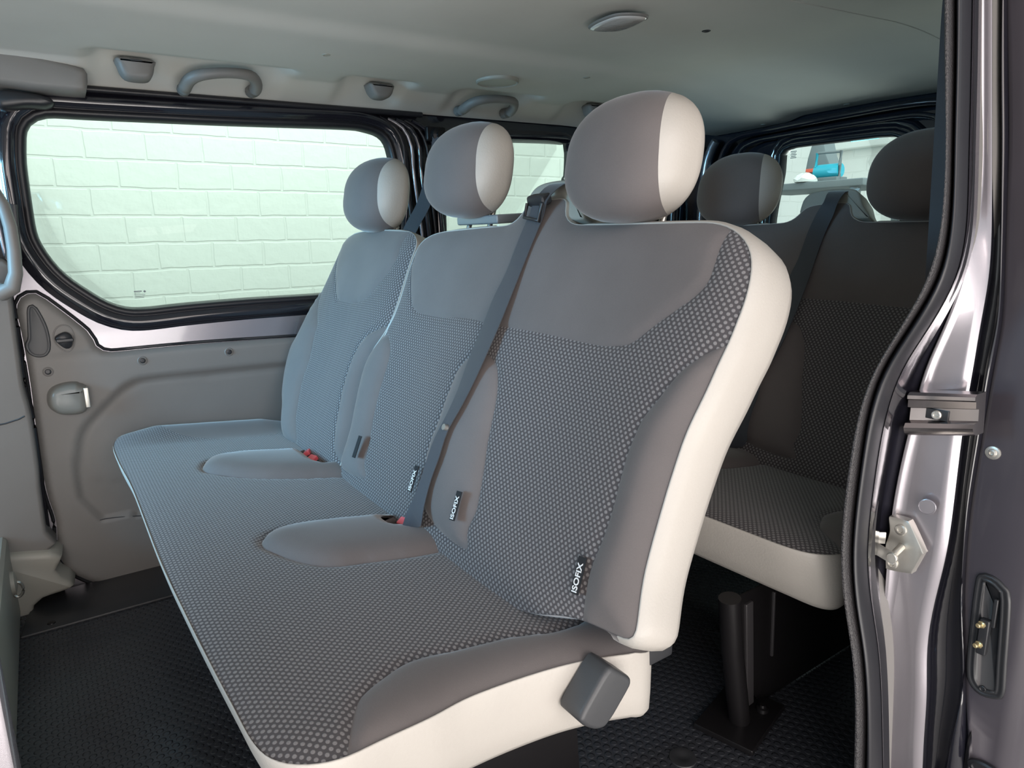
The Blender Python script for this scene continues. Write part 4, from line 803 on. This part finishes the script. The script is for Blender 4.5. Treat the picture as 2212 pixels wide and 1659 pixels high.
# ================= BENCH SEAT =================
def bench():
    t=thing('bench_seat','near three seat bench in charcoal and ivory, a belt buckled across it','bench seat',(.40,1.37,ZF),'rows of bench seats')
    sh=lambda P,st=.012,it=2: smooth_closed(ccw(catmull(P,True,st)),it)
    # ---- cushion ----
    co_=[list(p) for p in D['cushion_outline']]
    co_=[[x,min(y,2.135)] if y>2.135 else [x,y] for x,y in co_]
    P=sh([p for i,p in enumerate(co_) if not (i in (1,))],.012,3)
    P[:,1]=np.clip(P[:,1],.6,2.15)
    bol=np.array(list(catmull(D['cush_bolster'][:22],False,.012))+[tuple(p) for p in D['cush_bolster'][22:]])
    fsp=np.array(list(catmull([(.79,2.075),(.60,2.02),(.45,1.985),(.34,2.0),(.25,2.07),(.22,2.22)],False,.012))+[(.79,2.3)]); pn=sh(D['pad_near'],.012,1); pf=sh(D['pad_far'],.012,1)
    hn=sh(D['hole_near'],.008,1); hf=sh(D['hole_far'],.008,1)
    for h_ in (hn,hf):
        c_=h_.mean(0); h_[:]=(h_-c_)*[1.0,1.35]+c_+[.0,-.010]
    O=segs_of(P); SBo=segs_of(bol); SN=segs_of(pn); SF=segs_of(pf); SHn=segs_of(hn); SHf=segs_of(hf)
    base=lambda x,y:-.54-.1*(x-.15)
    def H(q):
        x,y=q[:,0],q[:,1]; do=dist(q,O); h=np.zeros(len(q))
        h+=.012*(1-np.exp(-do/.03))
        ib=inside(bol,q); db=dist(q,SBo); h+=np.where(ib,.008*(1-np.exp(-np.minimum(db,do)/.02)),0)-.004*np.exp(-(db/.005)**2)*np.clip(do/.01,0,1)
        for p_,s_,hh,sh_ in ((pn,SN,.024,SHn),(pf,SF,.028,SHf)):
            i=inside(p_,q); d=dist(q,s_); dh=dist(q,sh_)
            h+=np.where(i,hh*(1-np.exp(-d/.022)),0)-.004*np.exp(-(d/.005)**2)
            h-=.006*np.exp(-(dh/.006)**2)*i
        w=np.clip((y-1.98)/.17,0,1); wx=np.clip((x-.10)/.12,0,1)*np.clip((.66-x)/.15,0,1)
        h+=.030*w*w*(3-2*w)*wx
        h-=.020*np.clip((x-.63)/.07,0,1)
        return h
    def F_(u,v,n=0.):
        k=min(max((.22-u)/.09,0),1); return np.array([u+max(0,-n-.004)*.30*k*k,v,base(u,v)+n])
    eh=lambda x,y: .030*(lambda w:w*w*(3-2*w))(min(max((y-1.98)/.17,0),1))*min(max((x-.10)/.12,0),1)*min(max((.66-x)/.15,0),1) - .020*min(max((x-.63)/.07,0),1)
    def mult(x,y): return .35 if y>2.05 or x>.62 else 1
    cu=shell('cushion',P,[(-.001,-.003),(.0012,.0012),(.002,-.001),(.003,-.007),(.005,-.028),(.004,-.070),(.0,-.100),(-.006,-.110),(-.03,-.112)],F_,M_VINYL,t,mult=mult,hf=eh)
    cu['label']='ivory vinyl cushion sides'
    ps=panels(P,[None,bol,fsp,pn,pf],.012,H,F_,[M_DOT,M_TWILL,M_TWILL,M_TWILL,M_TWILL],['patterned_cover','side_bolster','side_bolster','divider_pad','divider_pad'],[cu]*5,holes=[hn,hf],uvf=lambda x,y:(y,x))
    for h_ in (hn,hf):
        i0=hn if h_ is hn else hf; hh=.012 if h_ is hn else .014
        shell('buckle_pocket',h_,[(0,hh),(-.003,.006),(-.004,-.03),(-.006,-.05)],F_,M_TWILL,cu)
    # buckles
    def buckle(c,ang,rows=1):
        b=rbox('belt_buckle',c,(.055,.030,.018),M_BLKP,t,bev=.004,rot=Matrix.Rotation(ang,3,'Z')@Matrix.Rotation(-.35,3,'Y'))
        d=Vector((-.022,0,.012)); d.rotate(Matrix.Rotation(ang,3,'Z').to_quaternion())
        rbox('release_button',(c[0]+d.x,c[1]+d.y,c[2]+d.z-.006),(.018,.027,.012),M_RED,b,bev=.003,rot=Matrix.Rotation(ang,3,'Z')@Matrix.Rotation(-.5,3,'Y'))
    c=hn.mean(0); buckle((c[0]+.012,c[1]+.004,-.566),.3)
    c=hf.mean(0); buckle((c[0]-.004,c[1]-.006,-.566),.25); buckle((c[0]-.002,c[1]+.034,-.566),-.5)
    # ---- backrests ----
    low=lambda L: [[p[0],p[1]-(.055*min(max((p[0]-.67)/.12,0),1) if p[1]<.03 and p[0]<2.05 else 0)] for p in L]
    no=sh(low(D['near_outline']),.012,2); fo=sh(low(D['far_outline']),.012,2)
    class FT:
        def __call__(s,u,v,n=0.): return FB(u,v,n*(.80+.20*min(max(v/.6,0),1)) if n<0 else n)
    FBT=FT()
    up=np.array(list(catmull(D['near_upper'][1:-2],False,.012))+[tuple(D['near_upper'][-2]),tuple(D['near_upper'][-1]),tuple(D['near_upper'][0])])
    mp=sh(D['mid_petal'],.012,1); lp_=sh(D['left_petal'],.012,1)
    rb=np.array(list(catmull(D['right_bolster'][:18],False,.012))+[tuple(p) for p in D['right_bolster'][18:]])
    SO=segs_of(no); SU=segs_of(up); SM=segs_of(mp); SL=segs_of(lp_); SR=segs_of(rb)
    def HB(q):
        u,v=q[:,0],q[:,1]; dO=dist(q,SO); h=.016*(1-np.exp(-dO/.03))
        for p_,s_,hh,rr in ((up,SU,.004,.03),(mp,SM,.020,.03),(lp_,SL,.014,.025),(rb,SR,.022,.05)):
            i=inside(p_,q); d=dist(q,s_); h+=np.where(i,hh*(1-np.exp(-np.minimum(d,dO)/rr)),0)-.0035*np.exp(-(d/.005)**2)*np.clip(dO/.01,0,1)
        for cc_ in (.84,1.37): h-=.012*np.exp(-((u-cc_)/.13)**2)*np.exp(-((v-.28)/.22)**2)
        return h
    def multb(u,v):
        m_=1.0
        if u>1.42: m_=min(m_,max(.15,1-(u-1.42)/.08))
        if v<.05 and u>.60: m_=min(m_,.1)
        if .95<u<1.25 and v>.58: m_=min(m_,.5)
        return m_
    LB=[(-.001,-.003),(.0012,.0012),(.003,-.001),(.008,-.008),(.012,-.026),(.013,-.055),(.011,-.085),(.003,-.106),(-.014,-.116),(-.04,-.118)]
    br=shell('backrest',no,LB,FBT,M_VINYL,t,mult=multb); br['label']='double backrest, ivory vinyl shell'
    def clothbottom(o_):
        o_.data.materials.append(M_TWILL)
        for p_ in o_.data.polygons:
            c_=np.array(p_.center)+np.array(t.location); v_=(c_-FB.O)@FB.V
            if v_<.045 and c_[1]>.585 and abs((np.array(p_.normal)@FB.V))>.3 and len(p_.vertices)<5: p_.material_index=1
    clothbottom(br)
    uvb=lambda u,v:(u,v)
    panels(no,[None,up,mp,lp_,rb],.012,HB,FB,[M_DOT,M_TWILL,M_TWILL,M_TWILL,M_TWILL],['patterned_cover','upper_cover','side_bolster','side_bolster','side_bolster'],[br]*5,uvf=uvb,flip=True)
    fu=sh(D['far_upper'],.012,1); fl_=sh(D['far_left_petal'],.012,1); frp=sh(D['far_right_petal'],.012,1)
    SO2=segs_of(fo); S1=segs_of(fu);S2=segs_of(fl_);S3=segs_of(frp)
    def HF(q):
        u,v=q[:,0],q[:,1]; dO=dist(q,SO2); h=.016*(1-np.exp(-dO/.03))
        for p_,s_,hh,rr in ((fu,S1,.005,.03),(fl_,S2,.024,.04),(frp,S3,.014,.025)):
            i=inside(p_,q); d=dist(q,s_); h+=np.where(i,hh*(1-np.exp(-np.minimum(d,dO)/rr)),0)-.0035*np.exp(-(d/.005)**2)*np.clip(dO/.01,0,1)
        h-=.010*np.exp(-((u-1.86)/.12)**2)*np.exp(-((v-.28)/.22)**2)
        return h
    def multf(u,v): 
        m_=1.0
        if u<1.72 : m_=min(m_,max(.15,(u-1.62)/.1))
        if u>2.04: m_=min(m_,.25)
        if v<.06: m_=min(m_,.6)
        return m_
    bf=shell('backrest',fo,LB,FBT,M_VINYL,t,mult=multf); bf['label']='single backrest at the far end'; clothbottom(bf)
    panels(fo,[None,fu,fl_,frp],.012,HF,FB,[M_DOT,M_TWILL,M_TWILL,M_TWILL],['patterned_cover','upper_cover','side_bolster','side_bolster'],[bf]*4,uvf=uvb,flip=True)
    # belt outlet cover on top
    hp=ccw(catmull([(p[0]+.055,p[1]) for p in D['hump3']],True,.01)); hp=smooth_closed(hp,1)
    hc=shell('belt_outlet_cover',hp,[(-.006,-.006),(-.001,-.008),(0,-.012),(.002,-.05),(-.002,-.09),(-.01,-.10)],FB,M_PLBG,t,capstart=True)
    rbox('outlet_slot',FB(1.10,.700,-.045),(.030,.05,.006),M_PLDK,hc,bev=.001,rot=Matrix.Rotation(-A_,3,'Y'))
    # ISOFIX tags
    for i,(c_,hh) in enumerate((((.666,.058),.022),((.950,.046),.016),((1.065,.105),.016),((1.507,.075),.014))):
        kv=[D['tag1'],D['tag2'],D['tag3'],D['tag4']][i]; cu_=np.mean(kv,0)
        w_=.016; h2=.052
        o0=FB(cu_[0],cu_[1],(.022,.040,.034,.034)[i])
        lean=[-.14,-.14,-.1,-.1][i]
        U=FB.V*math.cos(lean)+FB.U*math.sin(lean)*-1; Vv=np.cross(FB.N,U)  # long axis up the back
        V4=[o0+U*a_*h2/2+Vv*b_*w_/2+FB.N*n_ for n_ in (-.0015,.0) for a_,b_ in ((-1,-1),(1,-1),(1,1),(-1,1))]
        tg=link_mesh('isofix_tag',V4,[(0,3,2,1),(4,5,6,7),(0,1,5,4),(1,2,6,5),(2,3,7,6),(3,0,4,7)],M_TAGB,t,smooth=False)
        if i<3: text_mesh('tag_lettering','ISOFIX',.0140,o0-U*.004,U,Vv,M_WHITE,tg)
    # ---- headrests ----
    def headrest(yc,zb,label,coll=True,bracket=False):
        a=.126; hz=.105; c=np.array([.845,yc,zb+.106]); th=math.radians(8)
        Vv=[];F2=[];nt_=56;ns=48
        for i in range(nt_+1):
            t_=-1+2*i/nt_; tt=math.sin(t_*math.pi/2)
            s=max(1e-3,(1-abs(tt)**3.4))**(1/2.8); sz_=max(1e-3,(1-abs(tt)**2.5))**(1/2.2); sx_=max(1e-3,(1-abs(tt)**2.2))**.5
            for k in range(ns):
                ang=2*math.pi*k/ns; ca,sa=math.cos(ang),math.sin(ang)
                # D section: front (-x) bulging, back nearly flat
                X=-abs(ca)**.95*.098*np.sign(ca) if ca>0 else abs(ca)**.55*.048
                Z=np.sign(sa)*abs(sa)**.85*hz
                X=X*((.55*sx_+.45*s) if ca>0 else s)
                if ca>0: X-= .012*(-sa)*s if sa<0 else 0
                Z=Z*sz_
                Vv.append(c+np.array([X*math.cos(th)+Z*math.sin(th),tt*a,-X*math.sin(th)*.3+Z*math.cos(th)]))
        for i in range(nt_):
            for k in range(ns): F2.append((i*ns+k,i*ns+(k+1)%ns,(i+1)*ns+(k+1)%ns,(i+1)*ns+k))
        F2.append(tuple(range(ns))[::-1]); F2.append(tuple(nt_*ns+k for k in range(ns)))
        bm=bmesh.new(); vs=[bm.verts.new(Vector(v)) for v in Vv]
        for f in F2: bm.faces.new([vs[k] for k in f])
        bmesh.ops.recalc_face_normals(bm,faces=bm.faces)
        res=[]
        def cut(sgn):
            n_=Vector((.50,sgn*.86,.0)).normalized(); p_=Vector(c)+Vector((-.010,sgn*.078,0))
            bmesh.ops.bisect_plane(bm,geom=bm.verts[:]+bm.edges[:]+bm.faces[:],dist=1e-6,plane_co=p_,plane_no=n_)
            return p_,n_
        pl=[cut(-1),cut(1)]
        n3=Vector((.75,0,-.66)).normalized(); p3=Vector(c)+Vector((.005,0,-.088)); bmesh.ops.bisect_plane(bm,geom=bm.verts[:]+bm.edges[:]+bm.faces[:],dist=1e-6,plane_co=p3,plane_no=n3)
        bmesh.ops.triangulate(bm,faces=[f for f in bm.faces if len(f.verts)>4])
        groups={'cover':[], 'neg':[], 'pos':[], 'bot':[]}
        bm.normal_update()
        for f in bm.faces:
            m_=f.calc_center_median()
            g='cover'
            if (m_-pl[0][0]).dot(pl[0][1])>0: g='neg'
            elif (m_-pl[1][0]).dot(pl[1][1])>0: g='pos'
            if (m_-p3).dot(n3)>0: g='bot'
            groups[g].append([tuple(v.co) for v in f.verts])
        vn={tuple(round(q,6) for q in v.co):v.normal.copy() for v in bm.verts}
        root=None
        for g,nm,mt in (('cover','headrest',M_TWILL),('neg','side_panel',M_VINYL),('pos','side_panel',M_VINYL),('bot','base_panel',M_VINYL)):
            idx={};VV=[];FF=[]
            for f in groups[g]:
                r=[]
                for v in f:
                    k=tuple(round(q,6) for q in v)
                    if k not in idx: idx[k]=len(VV); VV.append(v)
                    if idx[k] not in r: r.append(idx[k])
                if len(r)>2: FF.append(r)
            if not FF: continue
            o_=link_mesh(nm,VV,FF,mt,root if root else t)
            o_.data.normals_split_custom_set_from_vertices([vn[tuple(round(q,6) for q in v)] for v in VV])
            if root is None: root=o_; o_['label']=label
        # seams: thin piping on the side curves
        bm.free()
        for dy in (-.045,.045):
            tube('post',[(.868,yc+dy,zb+.02),(.845,yc+dy,zb-.05)],.006,M_STEEL,root,seg=10)
            lathe('collar',FB(yc+dy,.612,-.045),[(.020,-.012),(.024,0),(.024,.004),(.016,.009),(.010,.010)],tuple(FB.V),M_BLKP,root,seg=20,sy=1.5)
        if bracket:
            V_=[];
            rbox('guide_bracket',FB(yc-.015,.650,-.045),(.085,.175,.020),M_SILV,root,bev=.006,rot=Matrix.Rotation(-0.05,3,'Y'))
        return root
    h1=headrest(.852,.014,'headrest nearest the camera')
    rbox('warning_label',FB(.846,.607,-.03),(.02,.018,.0015),M_YEL,h1,bev=0,rot=Matrix.Rotation(-A_*0,3,'Y'))
    headrest(1.368,.038,'raised middle headrest',bracket=True)
    headrest(1.875,.012,'far headrest')
    # ---- hinge cover on the near end, hinge, frame and legs ----
    U=np.array(D['box1'])-np.array(D['box3'])
    P4_=[np.array(D[k]) for k in ('box1','box2','box4','box3')]
    q=np.array(D['reclcover']); q=ccw(np.array([p for a,b in segs_of(q) for p in [a+(b-a)*t for t in np.linspace(0,1,4,endpoint=False)]])); q=smooth_closed(q,1)
    hcv=shell('recliner_cover',q,[(.001,-.03),(.001,.006),(.0,.010),(-.003,.0125),(-.006,.013)],FW(.605),M_PLDK,t)
    hcv['label']='dark grey plastic recliner cover'
    e=q[np.argmin(q[:,1])]; lathe('screw_hole',(e[0]+.001,.5935,e[1]+.012),[(.0055,-.001),(.0055,.0006),(.004,.0008),(.0038,-.0)],(0,-1,0),M_BLK,hcv,seg=16)
    rbox('hinge',(.688,.645,-.598),(.055,.05,.06),M_BLKP,t,bev=.008)
    rbox('hinge',(.695,1.60,-.60),(.05,.04,.07),M_BLKP,t,bev=.008)
    fr_=rbox('seat_frame',(.46,1.37,-.68),(.40,1.36,.03),M_BLK,t,bev=.008)
    # side leg assemblies
    for yy,xo in ((.78,0),(1.50,.20),(2.0,.20)):
        lg=tube('leg',[(xo+.102,yy,-.67),(xo+.118,yy,-.78),(xo+.155,yy,-.955)],.021,M_BLK,t,seg=16)
        rbox('foot_plate',(xo+.17,yy+.01,-.962),(.17,.12,.012),M_BLK,lg,bev=.003,rot=Matrix.Rotation(.25,3,'Z'))
        lathe('foot_bolt',(xo+.215,yy-.01,-.957),[(.013,0),(.012,.008),(.007,.010),(.006,.015)],(0,0,1),M_BLK,lg,seg=14)
        pr_=[(xo+.10,-.69),(.66,-.69),(.68,-.965),(xo+.24,-.965),(xo+.17,-.86),(xo+.13,-.78)]
        M_RIB=bpy.data.materials.get('highlit_black_steel') or plain('highlit_black_steel',(.05,.047,.05),.4,metal=.2,bump=.3,nscale=50)  # lighter grey puts the highlight on the ribs into their colour
        lp=plate('leg',ccw(np.array(pr_)),FW(yy-.012+.03),-.0,.004,M_BLK,t,bev=.001)
        rbox('rib',(xo+.19,yy+.012,-.83),(.022,.008,.24),M_RIB,lp,bev=.003,rot=Matrix.Rotation(-.10,3,'Y'))
        rbox('rib',(xo+.265,yy+.012,-.79),(.006,.006,.15),M_RIB,lp,bev=.002,rot=Matrix.Rotation(-.05,3,'Y'))
        lathe('leg_bolt',(.56,yy+.014,-.80),[(.010,0),(.010,.005),(.006,.008)],(0,-1,0),M_STEEL,lp,seg=12)
    # shoulder belt from the outlet down to the near buckle
    Lp=[np.array(p[0]) for p in D['belt']]; Rp=[np.array(p[1]) for p in D['belt']]
    top=[np.array([.905,1.10,.098]),np.array([.855,1.10,.096])]; top2=[np.array([.90,1.052,.098]),np.array([.852,1.052,.094])]
    hc_=hn.mean(0); Lp.append(np.array([hc_[0]-.022,hc_[1]+.012,-.575])); Rp.append(np.array([hc_[0]+.018,hc_[1]-.004,-.575]))
    bl_=ribbon('seat_belt',top+Lp,top2+Rp,.0014,M_BELT,t); bl_['label']='dark belt webbing run down the backrest to the buckle'
    rbox('belt_guide',(.812,1.078,.066),(.026,.054,.022),M_BLKP,bl_,bev=.009,rot=Matrix.Rotation(-.3,3,'Y'))
    tube('guide_loop',[(.800,1.100,.060),(.792,1.100,.034),(.792,1.054,.026),(.798,1.052,.058)],.0038,M_BLKP,bl_,seg=8)
    lathe('belt_stop',(.590,1.083,-.350),[(.006,-.004),(.006,.004)],(-.9,0,.42),M_STEEL,bl_,seg=12)
    tube('leg_brace',[(.66,.79,-.70),(.52,1.5,-.95)],.010,M_BLK,t,seg=8)
    return t
b1=bench()
b2=dup(b1,(.88,-.058,0),'second bench seat behind the first, partly hidden by the door pillar')
for o_ in [x for x in bpy.data.objects if x.parent and x.parent.parent==b2 and x.name.split('.')[0] in ('belt_guide','guide_loop','guide_bracket','tag_lettering')]: bpy.data.objects.remove(o_)
for o_ in [x for x in bpy.data.objects if x.parent==b2 and x.name.startswith('isofix_tag')]: bpy.data.objects.remove(o_)
for o_ in [x for x in bpy.data.objects if x.parent==b2 and x.get('label')=='raised middle headrest']: o_.location.z-=.026; o_['label']='middle headrest pushed down'
for o_ in [x for x in bpy.data.objects if x.parent==b2 and x.get('label')=='headrest nearest the camera']: o_['label']='near headrest'
# floor details
lathe_o=lathe('rubber_plug',(.877,.729,ZF+.0005),[(.026,0),(.025,.002),(.012,.003),(.008,.001)],(0,0,1),M_MATS,None,seg=28); tag(lathe_o,'round black rubber plug in the floor at the bottom edge','plug')
lathe_o=lathe('floor_stud',(-.094,1.998,ZF+.006),[(.010,0),(.009,.002),(.004,.001)],(0,0,1),M_BLK,None,seg=16); tag(lathe_o,'small dark stud in the sill mat by the step riser','fixing')
# ================= WORKSHOP OUTSIDE =================
o=link_mesh('wall_workshop',[(-9,5.45,-1.35),(14,5.45,-1.35),(14,5.45,4),(-9,5.45,4),(-9,5.7,-1.35),(14,5.7,-1.35),(14,5.7,4),(-9,5.7,4)],[(0,1,2,3),(7,6,5,4),(3,2,6,7),(0,3,7,4),(1,5,6,2)],M_BRICK,smooth=False); struct(o)
o=link_mesh('wall_workshop_end',[(9,-5,-1.35),(9,5.45,-1.35),(9,5.45,4),(9,-5,4),(9.25,-5,-1.35),(9.25,5.45,-1.35),(9.25,5.45,4),(9.25,-5,4)],[(3,2,1,0),(4,5,6,7),(7,6,2,3)],M_BRICK2,smooth=False); struct(o)
o=link_mesh('floor_workshop',[(-9,-6,-1.36),(14,-6,-1.36),(14,5.7,-1.36),(-9,5.7,-1.36)],[(0,1,2,3)],M_CONC,smooth=False); struct(o)

# things seen through the rear glass
wb=thing('workbench','tall grey workbench seen through the rear glass','workbench',(5.0,3.0,-1.36))
rbox('top',(5.0,3.05,.315),(.7,1.0,.05),M_GREY,wb,bev=.01)
rbox('shelf',(5.0,3.05,-.35),(.6,.9,.03),M_GREY,wb,bev=.005)
for sx in (-.3,.3):
    for sy in (-.42,.26): rbox('leg',(5.0+sx,3.05+sy,-.535),(.05,.06,1.64),M_GREY,wb,bev=.006)
ps=thing('machine_post','dark leaning machine post with an orange red band behind the rear glass','machine',(5.1,3.1,.34))
V=[];
pts=[(3.20,3.06,.345),(3.165,2.99,.48),(3.155,3.045,.66)]
P=ccw(np.array([(.07,0)])+np.array([(3.215,.342),(2.965,.342),(2.985,.47),(3.03,.56),(3.06,.66),(3.155,.66),(3.185,.55),(3.20,.45)]))
plate('post',P,FR(5.14),-.10,.05,M_GREY,ps,bev=.01)
rbox('band',(5.085,3.205,.455),(.02,.10,.028),M_ORNG,ps,bev=.005)
cm=thing('compressor','teal machine in a dark tubular frame on the workbench outside','machine',(4.95,2.96,.34))
lathe('tank',(4.93,2.875,.425),[(.001,0),(.05,.004),(.052,.03),(.052,.17),(.05,.196),(.001,.2)],(0,1,0),M_TEAL,cm,seg=20)
for yy in (2.868,3.055):
    tube('frame_upright',[(4.90,yy,.345),(4.90,yy+.004,.46),(4.90,yy,.56)],.012,M_GREY if yy<3 else M_TEAL,cm,seg=8)
tube('handle_bar',[(4.90,2.868,.553),(4.90,3.055,.558)],.009,M_GREY,cm,seg=8)
rbox('base',(4.93,2.96,.362),(.14,.19,.035),M_GREY,cm,bev=.006)
lathe_o=lathe('crumpled_rag',(4.72,3.02,.342),[(.001,.0),(.10,.002),(.105,.02),(.07,.045),(.03,.06),(.001,.062)],(0,0,1),M_CLOTH,None,seg=14,sy=.7)
for i,v in enumerate(lathe_o.data.vertices): v.co.z+= .010*math.sin(i*2.3)*(v.co.z>.35); v.co.x+=.008*math.sin(i*1.7)
tag(lathe_o,'crumpled white rag lying on the grey workbench outside','cloth')
dc=tag(rbox('wall_duct',(8.9,5.0,1.06),(.16,.88,.08),M_CLOTH,bev=.02),'pale duct running along the far end wall of the workshop','duct')
rl_=rbox('rooflight',(8.97,4.95,1.125),(.06,.33,.09),M_SKYL,bev=.004); tag(rl_,'cyan daylit pane high on the far end wall','window')
